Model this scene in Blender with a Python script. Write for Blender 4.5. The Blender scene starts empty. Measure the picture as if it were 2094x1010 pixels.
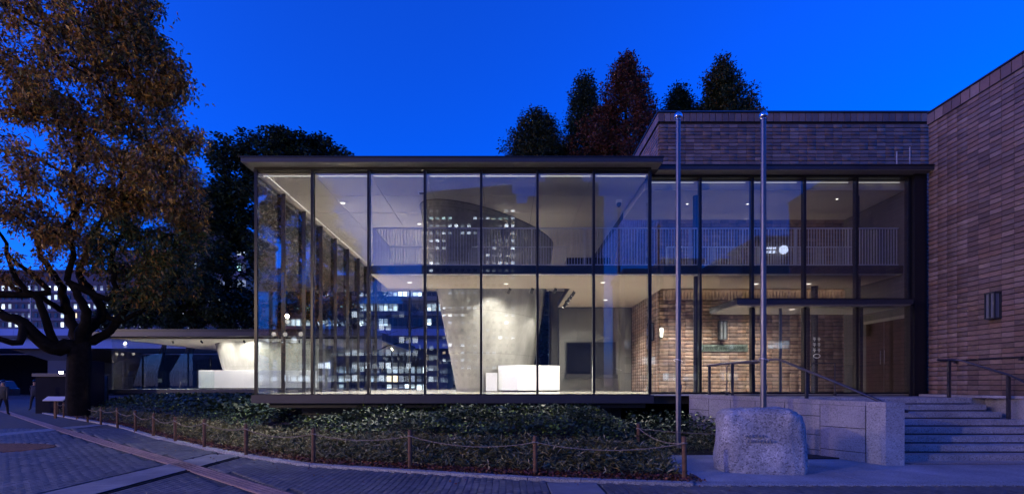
import bpy, math, random
import numpy as np
from mathutils import Vector, Matrix, Euler

random.seed(7)
rng = np.random.default_rng(7)
R = math.radians
S = bpy.context.scene
COL = S.collection

# ------------------------------------------------------------------ camera
cam_d = bpy.data.cameras.new("camera")
cam = bpy.data.objects.new("camera", cam_d)
COL.objects.link(cam)
cam.location = (0, 0, 1.5)
cam.rotation_euler = (R(90), 0, 0)
cam_d.sensor_width = 36
cam_d.lens = 1029 / 2094 * 36
cam_d.shift_x = 12 / 2094
cam_d.shift_y = 282 / 2094
cam_d.clip_start = 0.05
cam_d.clip_end = 3000
S.camera = cam

# ------------------------------------------------------------------ sky, sun, exposure
AZ = R(252)
w = bpy.data.worlds.new("World")
S.world = w
w.use_nodes = True
nt = w.node_tree
nt.nodes.clear()
wo = nt.nodes.new("ShaderNodeOutputWorld")
bg = nt.nodes.new("ShaderNodeBackground")
sky = nt.nodes.new("ShaderNodeTexSky")
sky.sky_type = 'NISHITA'
sky.sun_disc = False
sky.sun_elevation = R(5.0)
sky.sun_rotation = AZ
sky.altitude = 0
sky.air_density = 1.0
sky.dust_density = 0.3
sky.ozone_density = 8.0
tint = nt.nodes.new("ShaderNodeMix")
tint.data_type = 'RGBA'
tint.blend_type = 'MULTIPLY'
tint.inputs[0].default_value = 1.0
tint.inputs[7].default_value = (1.0, 0.48, 1.0, 1)
nt.links.new(sky.outputs[0], tint.inputs[6])
nt.links.new(tint.outputs[2], bg.inputs[0])
bg.inputs[1].default_value = 0.15
nt.links.new(bg.outputs[0], wo.inputs[0])

sun_d = bpy.data.lights.new("sun", 'SUN')
sun_d.energy = 0.06
sun_d.angle = R(5)
sun_d.color = (1.0, 0.62, 0.62)
sun = bpy.data.objects.new("sun", sun_d)
COL.objects.link(sun)
_el = R(13)
_to = Vector((math.sin(AZ) * math.cos(_el), math.cos(AZ) * math.cos(_el), math.sin(_el)))
sun.rotation_euler = _to.to_track_quat('Z', 'Y').to_euler()
sun.location = _to * 40

S.view_settings.view_transform = 'Standard'
S.view_settings.look = 'None'
S.view_settings.exposure = 2.2
LP = 0.22  # lamp level that goes with this exposure
S.view_settings.gamma = 1.0
S.view_settings.use_curve_mapping = False
cy = S.cycles
cy.use_denoising = True
cy.max_bounces = 8
cy.diffuse_bounces = 3
cy.glossy_bounces = 4
cy.transparent_max_bounces = 24
cy.transmission_bounces = 4
cy.sample_clamp_indirect = 4.0
cy.caustics_reflective = False
cy.caustics_refractive = False

# ------------------------------------------------------------------ helpers
def wloc(o):
    v = Vector((0, 0, 0))
    while o is not None:
        v += o.location
        o = o.parent
    return v

def tag(o, label=None, cat=None, group=None, kind=None):
    if label: o['label'] = label
    if cat: o['category'] = cat
    if group: o['group'] = group
    if kind: o['kind'] = kind
    return o

def thing(name, label, cat, loc=(0, 0, 0), group=None, rz=0):
    o = bpy.data.objects.new(name, None)
    COL.objects.link(o)
    o.location = loc
    o.rotation_euler = (0, 0, rz)
    o.empty_display_size = 0.2
    return tag(o, label, cat, group)

def link(name, me, parent=None, loc=None):
    o = bpy.data.objects.new(name, me)
    COL.objects.link(o)
    if parent is not None: o.parent = parent
    if loc is not None: o.location = loc
    return o

class MB:
    def __init__(self):
        self.v = []; self.f = []; self.m = []; self.smooth = []
    def add(self, vs, fs, m=0, sm=False):
        n = len(self.v)
        self.v.extend([tuple(p) for p in vs])
        for f in fs:
            self.f.append(tuple(i + n for i in f)); self.m.append(m); self.smooth.append(sm)
        return self
    def box(self, x0, x1, y0, y1, z0, z1, m=0):
        return self.add([(x0, y0, z0), (x1, y0, z0), (x1, y1, z0), (x0, y1, z0), (x0, y0, z1), (x1, y0, z1), (x1, y1, z1), (x0, y1, z1)],
                        [(3, 2, 1, 0), (4, 5, 6, 7), (0, 1, 5, 4), (1, 2, 6, 5), (2, 3, 7, 6), (3, 0, 4, 7)], m)
    def bbox(self, x0, x1, y0, y1, z0, z1, b=0.01, m=0):
        """box with chamfered vertical and top edges"""
        def ring(d, z):
            a, c, e, g = x0 + d, x1 - d, y0 + d, y1 - d
            k = b
            return [(a + k, e, z), (c - k, e, z), (c, e + k, z), (c, g - k, z), (c - k, g, z), (a + k, g, z), (a, g - k, z), (a, e + k, z)]
        r0 = ring(0, z0); r1 = ring(0, z1 - b); r2 = ring(b, z1)
        fs = [tuple(range(7, -1, -1)), tuple(range(16, 24))]
        for k in (0, 8):
            for i in range(8):
                j = (i + 1) % 8
                fs.append((k + i, k + j, k + 8 + j, k + 8 + i))
        return self.add(r0 + r1 + r2, fs, m)
    def prism(self, poly, z0, z1, m=0):
        n = len(poly)
        a = sum(poly[i][0] * poly[(i + 1) % n][1] - poly[(i + 1) % n][0] * poly[i][1] for i in range(n))
        if a < 0: poly = poly[::-1]
        zz0 = z0 if hasattr(z0, '__len__') else [z0] * n
        zz1 = z1 if hasattr(z1, '__len__') else [z1] * n
        vs = [(p[0], p[1], z) for p, z in zip(poly, zz0)] + [(p[0], p[1], z) for p, z in zip(poly, zz1)]
        fs = [tuple(range(n - 1, -1, -1)), tuple(range(n, 2 * n))]
        for i in range(n):
            j = (i + 1) % n
            fs.append((i, j, n + j, n + i))
        return self.add(vs, fs, m)
    def beam(self, a, b, wd, ht, m=0):
        a = Vector(a); b = Vector(b)
        d = (b - a).normalized()
        s = d.cross(Vector((0, 0, 1)))
        if s.length < 1e-4: s = Vector((1, 0, 0))
        s.normalize(); u = s.cross(d)
        s = s * wd / 2; u = u * ht / 2
        vs = [a - s - u, a + s - u, a + s + u, a - s + u, b - s - u, b + s - u, b + s + u, b - s + u]
        return self.add(vs, [(0, 1, 2, 3), (7, 6, 5, 4), (4, 5, 1, 0), (5, 6, 2, 1), (6, 7, 3, 2), (7, 4, 0, 3)], m)
    def tube(self, pts, rad, n=8, m=0, cap=True):
        pts = [Vector(p) for p in pts]
        if not hasattr(rad, '__len__'): rad = [rad] * len(pts)
        vs = []; fs = []
        prev = None
        for i, p in enumerate(pts):
            d = (pts[min(i + 1, len(pts) - 1)] - pts[max(i - 1, 0)]).normalized()
            if prev is None:
                s = d.cross(Vector((0, 1, 0)))
                if s.length < 0.05: s = d.cross(Vector((1, 0, 0)))
            else:
                s = prev - d * prev.dot(d)
            s.normalize(); prev = s
            u = d.cross(s)
            for k in range(n):
                t = 2 * math.pi * k / n
                vs.append(p + (s * math.cos(t) + u * math.sin(t)) * rad[i])
        for i in range(len(pts) - 1):
            for k in range(n):
                j = (k + 1) % n
                fs.append((i * n + k, i * n + j, (i + 1) * n + j, (i + 1) * n + k))
        self.add(vs, fs, m, True)
        if cap:
            self.add(vs[:n], [tuple(range(n - 1, -1, -1))], m)
            self.add(vs[-n:], [tuple(range(n))], m)
        return self
    def lathe(self, prof, cx, cy_, n=16, m=0):
        vs = []; fs = []
        for r, z in prof:
            for k in range(n):
                t = 2 * math.pi * k / n
                vs.append((cx + r * math.cos(t), cy_ + r * math.sin(t), z))
        for i in range(len(prof) - 1):
            for k in range(n):
                j = (k + 1) % n
                fs.append((i * n + k, i * n + j, (i + 1) * n + j, (i + 1) * n + k))
        fs2 = [tuple(range(n - 1, -1, -1)), tuple((len(prof) - 1) * n + k for k in range(n))]
        base = len(self.v)
        self.add(vs, fs, m, True)
        for f in fs2:
            self.f.append(tuple(i + base for i in f)); self.m.append(m); self.smooth.append(False)
        return self
    def mesh(self, name, mats, off=(0, 0, 0)):
        me = bpy.data.meshes.new(name)
        ox, oy, oz = off
        me.from_pydata([(x - ox, y - oy, z - oz) for x, y, z in self.v], [], self.f)
        if not isinstance(mats, (list, tuple)): mats = [mats]
        for mt in mats: me.materials.append(mt)
        if len(mats) > 1: me.polygons.foreach_set('material_index', self.m)
        me.polygons.foreach_set('use_smooth', self.smooth)
        me.update()
        return me
    def build(self, name, mats, parent=None, local=False, loc=None):
        off = (0, 0, 0)
        if not local:
            off = wloc(parent) if parent is not None else Vector(loc or (0, 0, 0))
        me = self.mesh(name, mats, off)
        return link(name, me, parent, loc if parent is None else None)

def fast_mesh(name, verts, quads, mats, midx=None, smooth=False):
    verts = np.asarray(verts, np.float32); quads = np.asarray(quads, np.int32)
    me = bpy.data.meshes.new(name)
    me.vertices.add(len(verts)); me.vertices.foreach_set('co', verts.ravel())
    k = quads.shape[1]
    me.loops.add(quads.size); me.loops.foreach_set('vertex_index', quads.ravel())
    me.polygons.add(len(quads))
    me.polygons.foreach_set('loop_start', np.arange(0, quads.size, k, dtype=np.int32))
    me.polygons.foreach_set('loop_total', np.full(len(quads), k, np.int32))
    if not isinstance(mats, (list, tuple)): mats = [mats]
    for m in mats: me.materials.append(m)
    if midx is not None: me.polygons.foreach_set('material_index', np.asarray(midx, np.int32))
    me.update(calc_edges=True)
    return me

# ------------------------------------------------------------------ materials
def mat(name, col, rough=0.6, metal=0.0, var=0.0, vscale=3.0, bump=0.0, bscale=20.0, spec=0.5, col2=None, coat=0.0, detail=6):
    m = bpy.data.materials.new(name)
    m.use_nodes = True
    t = m.node_tree; b = t.nodes['Principled BSDF']
    b.inputs['Base Color'].default_value = (*col, 1)
    b.inputs['Roughness'].default_value = rough
    b.inputs['Metallic'].default_value = metal
    b.inputs['Specular IOR Level'].default_value = spec
    if coat: b.inputs['Coat Weight'].default_value = coat
    if var or col2:
        tc = t.nodes.new('ShaderNodeTexCoord')
        n = t.nodes.new('ShaderNodeTexNoise'); n.inputs['Scale'].default_value = vscale; n.inputs['Detail'].default_value = detail
        t.links.new(tc.outputs['Object'], n.inputs['Vector'])
        r = t.nodes.new('ShaderNodeValToRGB')
        r.color_ramp.elements[0].position = 0.32; r.color_ramp.elements[1].position = 0.68
        c2 = col2 or tuple(c * (1 + var) for c in col)
        c1 = col if col2 else tuple(c * (1 - var) for c in col)
        r.color_ramp.elements[0].color = (*c1, 1); r.color_ramp.elements[1].color = (*c2, 1)
        t.links.new(n.outputs['Fac'], r.inputs[0]); t.links.new(r.outputs[0], b.inputs['Base Color'])
    if bump:
        tc2 = t.nodes.new('ShaderNodeTexCoord')
        n2 = t.nodes.new('ShaderNodeTexNoise'); n2.inputs['Scale'].default_value = bscale; n2.inputs['Detail'].default_value = 6
        t.links.new(tc2.outputs['Object'], n2.inputs['Vector'])
        bp = t.nodes.new('ShaderNodeBump'); bp.inputs['Strength'].default_value = bump; bp.inputs['Distance'].default_value = 0.02
        t.links.new(n2.outputs['Fac'], bp.inputs['Height']); t.links.new(bp.outputs[0], b.inputs['Normal'])
    return m

def emit(name, col, strength):
    m = bpy.data.materials.new(name); m.use_nodes = True
    t = m.node_tree; b = t.nodes['Principled BSDF']
    b.inputs['Base Color'].default_value = (*[c * 0.5 for c in col], 1)
    b.inputs['Emission Color'].default_value = (*col, 1)
    b.inputs['Emission Strength'].default_value = strength * LP
    return m

def window_mat(name, col, strength):
    """lit room behind a window: level differs per window, a blind hangs to a different height, thin frame bars"""
    m = bpy.data.materials.new(name); m.use_nodes = True
    t = m.node_tree; b = t.nodes['Principled BSDF']; N = t.nodes.new; L = t.links.new
    b.inputs['Base Color'].default_value = (0.05, 0.05, 0.06, 1); b.inputs['Roughness'].default_value = 0.2
    b.inputs['Emission Color'].default_value = (*col, 1)
    oi = N('ShaderNodeObjectInfo'); tc = N('ShaderNodeTexCoord'); sp = N('ShaderNodeSeparateXYZ'); L(tc.outputs['Generated'], sp.inputs[0])
    def math_(op, a, c=None, d=None):
        q = N('ShaderNodeMath'); q.operation = op
        for i, v in enumerate((a, c, d)):
            if v is None: continue
            if hasattr(v, 'is_output'): L(v, q.inputs[i])
            else: q.inputs[i].default_value = v
        return q.outputs[0]
    r1 = oi.outputs['Random']; r2 = math_('FRACT', math_('MULTIPLY', r1, 17.31))
    lvl = math_('MULTIPLY_ADD', math_('POWER', r1, 1.6), 1.5, 0.2)
    blind = math_('MULTIPLY_ADD', math_('LESS_THAN', sp.outputs[2], math_('MULTIPLY_ADD', r2, 0.9, 0.25)), 0.7, 0.3)
    bar = math_('GREATER_THAN', math_('ABSOLUTE', math_('SUBTRACT', math_('FRACT', math_('MULTIPLY', sp.outputs[0], 2.0)), 0.5)), 0.06)
    noi = N('ShaderNodeTexNoise'); noi.inputs['Scale'].default_value = 3.5; L(tc.outputs['Object'], noi.inputs['Vector'])
    nn = math_('MULTIPLY_ADD', noi.outputs['Fac'], 1.2, 0.4)
    e = math_('MULTIPLY', math_('MULTIPLY', lvl, blind), math_('MULTIPLY', bar, nn))
    L(math_('MULTIPLY', e, strength * LP), b.inputs['Emission Strength'])
    return m

def glass(name, r0=0.07, tintc=(0.94, 0.96, 0.96)):
    """thin architectural glazing: straight-through transmission plus a mirror reflection that grows towards grazing angles"""
    m = bpy.data.materials.new(name); m.use_nodes = True
    t = m.node_tree; t.nodes.clear()
    out = t.nodes.new('ShaderNodeOutputMaterial')
    tr = t.nodes.new('ShaderNodeBsdfTransparent'); tr.inputs[0].default_value = (*tintc, 1)
    gl = t.nodes.new('ShaderNodeBsdfGlossy'); gl.inputs['Roughness'].default_value = 0.0; gl.inputs[0].default_value = (1, 1, 1, 1)
    lw = t.nodes.new('ShaderNodeLayerWeight'); lw.inputs[0].default_value = 0.5
    p = t.nodes.new('ShaderNodeMath'); p.operation = 'POWER'; p.inputs[1].default_value = 5
    mm = t.nodes.new('ShaderNodeMath'); mm.operation = 'MULTIPLY_ADD'; mm.inputs[1].default_value = 1 - r0; mm.inputs[2].default_value = r0
    mx = t.nodes.new('ShaderNodeMixShader')
    t.links.new(lw.outputs['Facing'], p.inputs[0]); t.links.new(p.outputs[0], mm.inputs[0])
    t.links.new(mm.outputs[0], mx.inputs[0]); t.links.new(tr.outputs[0], mx.inputs[1]); t.links.new(gl.outputs[0], mx.inputs[2])
    t.links.new(mx.outputs[0], out.inputs[0])
    return m

def granite(name, base, dark, light, scale=60, rough=0.7, bump=0.15):
    m = bpy.data.materials.new(name); m.use_nodes = True
    t = m.node_tree; b = t.nodes['Principled BSDF']; b.inputs['Roughness'].default_value = rough
    tc = t.nodes.new('ShaderNodeTexCoord')
    v = t.nodes.new('ShaderNodeTexVoronoi'); v.inputs['Scale'].default_value = scale
    t.links.new(tc.outputs['Object'], v.inputs['Vector'])
    sp = t.nodes.new('ShaderNodeSeparateColor'); t.links.new(v.outputs['Color'], sp.inputs[0])
    r = t.nodes.new('ShaderNodeValToRGB'); r.color_ramp.interpolation = 'LINEAR'
    e = r.color_ramp.elements
    e[0].position = 0.0; e[0].color = (*dark, 1); e[1].position = 1.0; e[1].color = (*light, 1)
    k = e.new(0.3); k.color = (*base, 1); k = e.new(0.75); k.color = (*[c * 1.12 for c in base], 1)
    t.links.new(sp.outputs[0], r.inputs[0])
    n = t.nodes.new('ShaderNodeTexNoise'); n.inputs['Scale'].default_value = 1.3; n.inputs['Detail'].default_value = 5
    t.links.new(tc.outputs['Object'], n.inputs['Vector'])
    r2 = t.nodes.new('ShaderNodeMapRange'); r2.inputs[1].default_value = 0.3; r2.inputs[2].default_value = 0.7; r2.inputs[3].default_value = 0.78; r2.inputs[4].default_value = 1.12
    t.links.new(n.outputs['Fac'], r2.inputs[0])
    mx = t.nodes.new('ShaderNodeMix'); mx.data_type = 'RGBA'; mx.blend_type = 'MULTIPLY'; mx.inputs[0].default_value = 1
    t.links.new(r.outputs[0], mx.inputs[6]); t.links.new(r2.outputs[0], mx.inputs[7])
    t.links.new(mx.outputs[2], b.inputs['Base Color'])
    bp = t.nodes.new('ShaderNodeBump'); bp.inputs['Strength'].default_value = bump; bp.inputs['Distance'].default_value = 0.01
    t.links.new(sp.outputs[1], bp.inputs['Height']); t.links.new(bp.outputs[0], b.inputs['Normal'])
    return m

def concrete(name, base):
    m = bpy.data.materials.new(name); m.use_nodes = True
    t = m.node_tree; b = t.nodes['Principled BSDF']; b.inputs['Roughness'].default_value = 0.75
    tc = t.nodes.new('ShaderNodeTexCoord')
    n = t.nodes.new('ShaderNodeTexNoise'); n.inputs['Scale'].default_value = 0.9; n.inputs['Detail'].default_value = 9; n.inputs['Roughness'].default_value = 0.62; n.inputs['Distortion'].default_value = 0.6
    t.links.new(tc.outputs['Object'], n.inputs['Vector'])
    r = t.nodes.new('ShaderNodeValToRGB'); e = r.color_ramp.elements
    e[0].position = 0.3; e[0].color = (*[c * 0.80 for c in base], 1); e[1].position = 0.72; e[1].color = (*[min(1, c * 1.12) for c in base], 1)
    t.links.new(n.outputs['Fac'], r.inputs[0])
    v = t.nodes.new('ShaderNodeTexVoronoi'); v.inputs['Scale'].default_value = 3.2; v.inputs['Randomness'].default_value = 1.0
    t.links.new(tc.outputs['Object'], v.inputs['Vector'])
    lt = t.nodes.new('ShaderNodeMath'); lt.operation = 'GREATER_THAN'; lt.inputs[1].default_value = 0.035
    t.links.new(v.outputs['Distance'], lt.inputs[0])
    mr = t.nodes.new('ShaderNodeMapRange'); mr.inputs[3].default_value = 0.45; mr.inputs[4].default_value = 1.0
    t.links.new(lt.outputs[0], mr.inputs[0])
    mx = t.nodes.new('ShaderNodeMix'); mx.data_type = 'RGBA'; mx.blend_type = 'MULTIPLY'; mx.inputs[0].default_value = 1
    t.links.new(r.outputs[0], mx.inputs[6]); t.links.new(mr.outputs[0], mx.inputs[7])
    t.links.new(mx.outputs[2], b.inputs['Base Color'])
    bp = t.nodes.new('ShaderNodeBump'); bp.inputs['Strength'].default_value = 0.25; bp.inputs['Distance'].default_value = 0.02
    t.links.new(n.outputs['Fac'], bp.inputs['Height']); t.links.new(bp.outputs[0], b.inputs['Normal'])
    return m

M = {}
M['asphalt'] = mat('asphalt', (0.055, 0.055, 0.06), 0.85, var=0.25, vscale=0.7, bump=0.3, bscale=60)
M['joint_sand'] = mat('joint_sand', (0.07, 0.068, 0.066), 0.95, var=0.3, vscale=5)
PAV = [mat('paver_%d' % i, c, 0.6, var=0.18, vscale=9, bump=0.25, bscale=45) for i, c in enumerate([(0.115, 0.115, 0.12), (0.13, 0.128, 0.13), (0.102, 0.102, 0.108), (0.15, 0.147, 0.147)])]
M['band'] = mat('pale_concrete_band', (0.24, 0.24, 0.245), 0.6, var=0.14, vscale=2.2, bump=0.15, bscale=50)
M['kerb'] = granite('kerb_granite', (0.33, 0.32, 0.31), (0.15, 0.15, 0.15), (0.5, 0.5, 0.5), 70)
M['tactile'] = mat('tactile_tile_pink_beige', (0.32, 0.205, 0.17), 0.7, var=0.16, vscale=4, bump=0.15, bscale=50)
M['soil'] = mat('soil', (0.035, 0.025, 0.018), 0.95, var=0.4, vscale=3, bump=0.6, bscale=15)
M['slab'] = granite('paving_granite', (0.42, 0.40, 0.40), (0.30, 0.29, 0.29), (0.52, 0.50, 0.50), 60, bump=0.05)
M['granite'] = granite('granite_flamed', (0.44, 0.42, 0.42), (0.26, 0.25, 0.255), (0.60, 0.58, 0.58), 55)
M['granite_wall'] = granite('granite_wall', (0.35, 0.33, 0.335), (0.25, 0.24, 0.245), (0.43, 0.41, 0.41), 60)
M['boulder'] = granite('boulder_granite', (0.44, 0.425, 0.425), (0.19, 0.185, 0.19), (0.68, 0.66, 0.66), 48, 0.75, 0.6)
M['engraving'] = mat('engraving_dark', (0.30, 0.29, 0.29), 0.9)
M['joint'] = mat('dark_joint', (0.04, 0.036, 0.036), 0.95)
BR = [mat('brick_tile_%d' % i, (c[0] * 1.12, c[1] * 1.12, c[2] * 1.04), 0.45, var=0.10, vscale=12, bump=0.12, bscale=60) for i, c in enumerate([
    (0.205, 0.135, 0.110), (0.165, 0.106, 0.088), (0.245, 0.160, 0.130), (0.140, 0.096, 0.084), (0.190, 0.134, 0.118), (0.275, 0.195, 0.165), (0.215, 0.130, 0.098), (0.265, 0.185, 0.155)])]
BRW = [0.2, 0.18, 0.14, 0.14, 0.14, 0.07, 0.1, 0.03]
M['mortar'] = mat('recessed_mortar', (0.055, 0.045, 0.042), 0.95, var=0.2, vscale=6)
M['fascia'] = mat('roof_fascia_metal', (0.062, 0.062, 0.070), 0.45, 0.5, var=0.06, vscale=2)
M['soffit'] = mat('soffit_metal', (0.30, 0.28, 0.25), 0.55, 0.2)
M['black'] = mat('black_metal', (0.014, 0.014, 0.017), 0.4, 0.2)
M['mull'] = mat('dark_mullion', (0.022, 0.022, 0.026), 0.32, 0.5)
M['fin'] = mat('grey_fin', (0.035, 0.034, 0.034), 0.4, 0.4)
M['edge'] = mat('floor_edge_metal', (0.06, 0.058, 0.066), 0.5, 0.4, var=0.08, vscale=1.5)
M['glass'] = glass('clear_glazing')
M['glass_side'] = glass('clear_glazing_side', 0.05)
M['glass_bal'] = glass('balustrade_glass', 0.05, (0.9, 0.95, 0.94))
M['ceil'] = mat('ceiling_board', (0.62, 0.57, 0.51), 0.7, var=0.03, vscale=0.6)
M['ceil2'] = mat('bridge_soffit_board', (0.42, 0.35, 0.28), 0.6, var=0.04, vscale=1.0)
M['floor'] = mat('pale_stone_floor', (0.58, 0.54, 0.47), 0.16, var=0.06, vscale=1.4)
M['conc'] = concrete('fair_faced_concrete', (0.33, 0.32, 0.30))
M['white'] = mat('white_solid_surface', (0.80, 0.80, 0.79), 0.35)
M['counter_grey'] = mat('counter_side_grey', (0.62, 0.62, 0.64), 0.4)
M['dark_panel'] = mat('dark_grey_panel', (0.115, 0.112, 0.105), 0.5, var=0.04, vscale=2)
M['screen'] = mat('screen_black', (0.008, 0.008, 0.010), 0.12)
M['steel_dark'] = mat('dark_steel_column', (0.03, 0.032, 0.04), 0.35, 0.6)
M['rail'] = mat('painted_rail_grey', (0.55, 0.55, 0.55), 0.4, 0.2)
M['steel'] = mat('brushed_stainless', (0.20, 0.195, 0.20), 0.42, 1.0, var=0.05, vscale=8)
M['chrome'] = mat('polished_steel', (0.75, 0.75, 0.78), 0.06, 1.0)
M['rail_dark'] = mat('dark_bronze_rail', (0.085, 0.083, 0.095), 0.35, 0.7)
M['wood'] = mat('fence_wood', (0.15, 0.075, 0.035), 0.8, var=0.3, vscale=9, bump=0.4, bscale=30)
M['rope'] = mat('hemp_rope', (0.30, 0.24, 0.17), 0.9, var=0.25, vscale=40)
M['door_wood'] = mat('walnut_door', (0.035, 0.014, 0.009), 0.35, var=0.3, vscale=3)
M['led'] = emit('led_strip', (1.0, 0.97, 0.92), 0.55)
M['lamp_on'] = emit('lamp_diffuser_lit', (1.0, 0.90, 0.74), 25.0)
M['down_on'] = emit('downlight_lens', (1.0, 0.93, 0.82), 3.0)
M['globe_on'] = emit('globe_lit', (1.0, 0.93, 0.8), 3.0)
M['flood_on'] = emit('floodlight_lens', (0.95, 1.0, 0.95), 60.0)
M['lamp_frame'] = mat('lamp_bronze_frame', (0.05, 0.055, 0.058), 0.5, 0.4)
M['lamp_glass'] = mat('lamp_frosted_glass', (0.15, 0.165, 0.175), 0.4)
M['verdigris'] = mat('verdigris_bronze', (0.10, 0.125, 0.11), 0.6, 0.2, var=0.3, vscale=14)
M['verdigris_dark'] = mat('verdigris_dark', (0.035, 0.05, 0.045), 0.6, 0.3)
M['bark'] = mat('bark', (0.011, 0.009, 0.008), 0.95, spec=0.1, var=0.4, vscale=6, bump=0.8, bscale=14)
M['white_mark'] = mat('white_lettering', (0.75, 0.75, 0.75), 0.5)
M['hoard'] = mat('dark_hoarding', (0.012, 0.013, 0.022), 0.9, spec=0.1, var=0.1, vscale=1)
M['hoard_white'] = mat('pale_fence_panel', (0.26, 0.26, 0.29), 0.6, var=0.06, vscale=1)
M['sign_face'] = mat('pale_sign_face', (0.62, 0.62, 0.66), 0.4)

def weather(m, scale, lo, hi, stretch=(1, 1, 1), detail=5):
    """stains and wear that run across many pieces, in world space"""
    t = m.node_tree; b = t.nodes['Principled BSDF']; N = t.nodes.new; L = t.links.new
    src = b.inputs['Base Color'].links[0].from_socket if b.inputs['Base Color'].links else None
    g = N('ShaderNodeNewGeometry'); mp = N('ShaderNodeMapping'); mp.inputs['Scale'].default_value = stretch
    n = N('ShaderNodeTexNoise'); n.inputs['Scale'].default_value = scale; n.inputs['Detail'].default_value = detail; n.inputs['Roughness'].default_value = 0.6
    L(g.outputs['Position'], mp.inputs['Vector']); L(mp.outputs[0], n.inputs['Vector'])
    r = N('ShaderNodeMapRange'); r.inputs[1].default_value = 0.33; r.inputs[2].default_value = 0.67; r.inputs[3].default_value = lo; r.inputs[4].default_value = hi
    L(n.outputs['Fac'], r.inputs[0])
    mx = N('ShaderNodeMix'); mx.data_type = 'RGBA'; mx.blend_type = 'MULTIPLY'; mx.inputs[0].default_value = 1
    if src: L(src, mx.inputs[6])
    else: mx.inputs[6].default_value = b.inputs['Base Color'].default_value
    L(r.outputs[0], mx.inputs[7]); L(mx.outputs[2], b.inputs['Base Color'])
for m_ in BR: weather(m_, 1.1, 0.84, 1.12, (1, 1, 0.3))
for m_ in PAV: weather(m_, 0.9, 0.72, 1.22)
weather(M['band'], 1.6, 0.72, 1.15); weather(M['tactile'], 1.2, 0.75, 1.15); weather(M['granite'], 1.5, 0.78, 1.1); weather(M['granite_wall'], 1.0, 0.76, 1.1, (1, 1, 0.35)); weather(M['slab'], 0.8, 0.78, 1.1); weather(M['boulder'], 2.2, 0.74, 1.12)
# lift joints and form-tie marks on the concrete
def formwork(m):
    t = m.node_tree; b = t.nodes['Principled BSDF']; N = t.nodes.new; L = t.links.new
    src = b.inputs['Base Color'].links[0].from_socket
    g = N('ShaderNodeNewGeometry'); sp = N('ShaderNodeSeparateXYZ'); L(g.outputs['Position'], sp.inputs[0])
    def M_(op, a, c):
        q = N('ShaderNodeMath'); q.operation = op
        for i, v in enumerate((a, c)):
            if hasattr(v, 'is_output'): L(v, q.inputs[i])
            elif v is not None: q.inputs[i].default_value = v
        return q.outputs[0]
    zf = M_('FRACT', M_('DIVIDE', M_('SUBTRACT', sp.outputs[2], 1.2), 1.42), None)
    line = M_('GREATER_THAN', zf, 0.014)
    r = N('ShaderNodeMapRange'); r.inputs[3].default_value = 0.72; r.inputs[4].default_value = 1.0; L(line, r.inputs[0])
    mx = N('ShaderNodeMix'); mx.data_type = 'RGBA'; mx.blend_type = 'MULTIPLY'; mx.inputs[0].default_value = 1
    L(src, mx.inputs[6]); L(r.outputs[0], mx.inputs[7]); L(mx.outputs[2], b.inputs['Base Color'])
weather(M['conc'], 2.4, 0.78, 1.12, (1, 1, 0.25), 7)
formwork(M['conc'])

def leafmat(name, col, tr=0.25):
    m = bpy.data.materials.new(name); m.use_nodes = True
    t = m.node_tree; b = t.nodes['Principled BSDF']
    b.inputs['Base Color'].default_value = (*col, 1); b.inputs['Roughness'].default_value = 0.5
    return m
LF = {k: leafmat('leaf_' + k, c) for k, c in dict(
    rust=(0.36, 0.155, 0.038), amber=(0.46, 0.255, 0.055), brown=(0.15, 0.08, 0.025), olive=(0.15, 0.13, 0.03), green=(0.04, 0.075, 0.025),
    dark=(0.032, 0.058, 0.024), deep=(0.02, 0.038, 0.02), red=(0.17, 0.05, 0.03), redbrown=(0.14, 0.055, 0.03), lime=(0.24, 0.34, 0.04), ivy=(0.022, 0.045, 0.02),
    ivy2=(0.06, 0.11, 0.045), straw=(0.40, 0.33, 0.15), bamboo=(0.19, 0.18, 0.06), litter=(0.16, 0.045, 0.025), litter2=(0.10, 0.04, 0.022)).items()}

# ================================================================== ground and paving
def struct(o): return tag(o, kind='structure')

struct(MB().add([(-700, -500, 0), (700, -500, 0), (700, 900, 0), (-700, 900, 0)], [(0, 1, 2, 3)]).build('ground', M['asphalt']))

BX = np.array([-40, -24.3, -13.9, -10.2, -6.7, -5.0, -3.57, -1.56, 0.5, 2.77, 3.1, 6.3])
BD = np.array([42, 26.6, 18.2, 14.6, 11.6, 10.3, 9.35, 8.67, 8.0, 7.6, 10.6, 10.6])
def bed_front(x): return np.interp(x, BX, BD)

# paved walk in front of the bed: bedding sheet + individual pavers
walk = struct(MB().prism([(-40, 2), (30, 2), (30, 7.6), (2.77, 7.6)] + [(float(x), float(d)) for x, d in zip(BX[9::-1], BD[9::-1])], 0.002, 0.006).build('paved_walk', M['joint_sand']))

BANDS = [(-6.32, -5.58, 2.0), (-15.5, -14.75, 8.0), (0.62, 1.36, 2.0)]
DRAIN = (-5.56, -5.47)
TACT = [(-0.9, 5.0), (-2.25, 6.1), (-3.6, 7.25), (-6.0, 9.35), (-9.85, 12.55), (-15.7, 17.5), (-29, 29.0)]
def tact_dist(x, y):
    best = np.full(np.shape(x), 1e9)
    for (ax, ay), (bx, by) in zip(TACT[:-1], TACT[1:]):
        dx, dy = bx - ax, by - ay
        t = np.clip(((x - ax) * dx + (y - ay) * dy) / (dx * dx + dy * dy), 0, 1)
        best = np.minimum(best, np.hypot(x - ax - t * dx, y - ay - t * dy))
    return best

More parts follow.
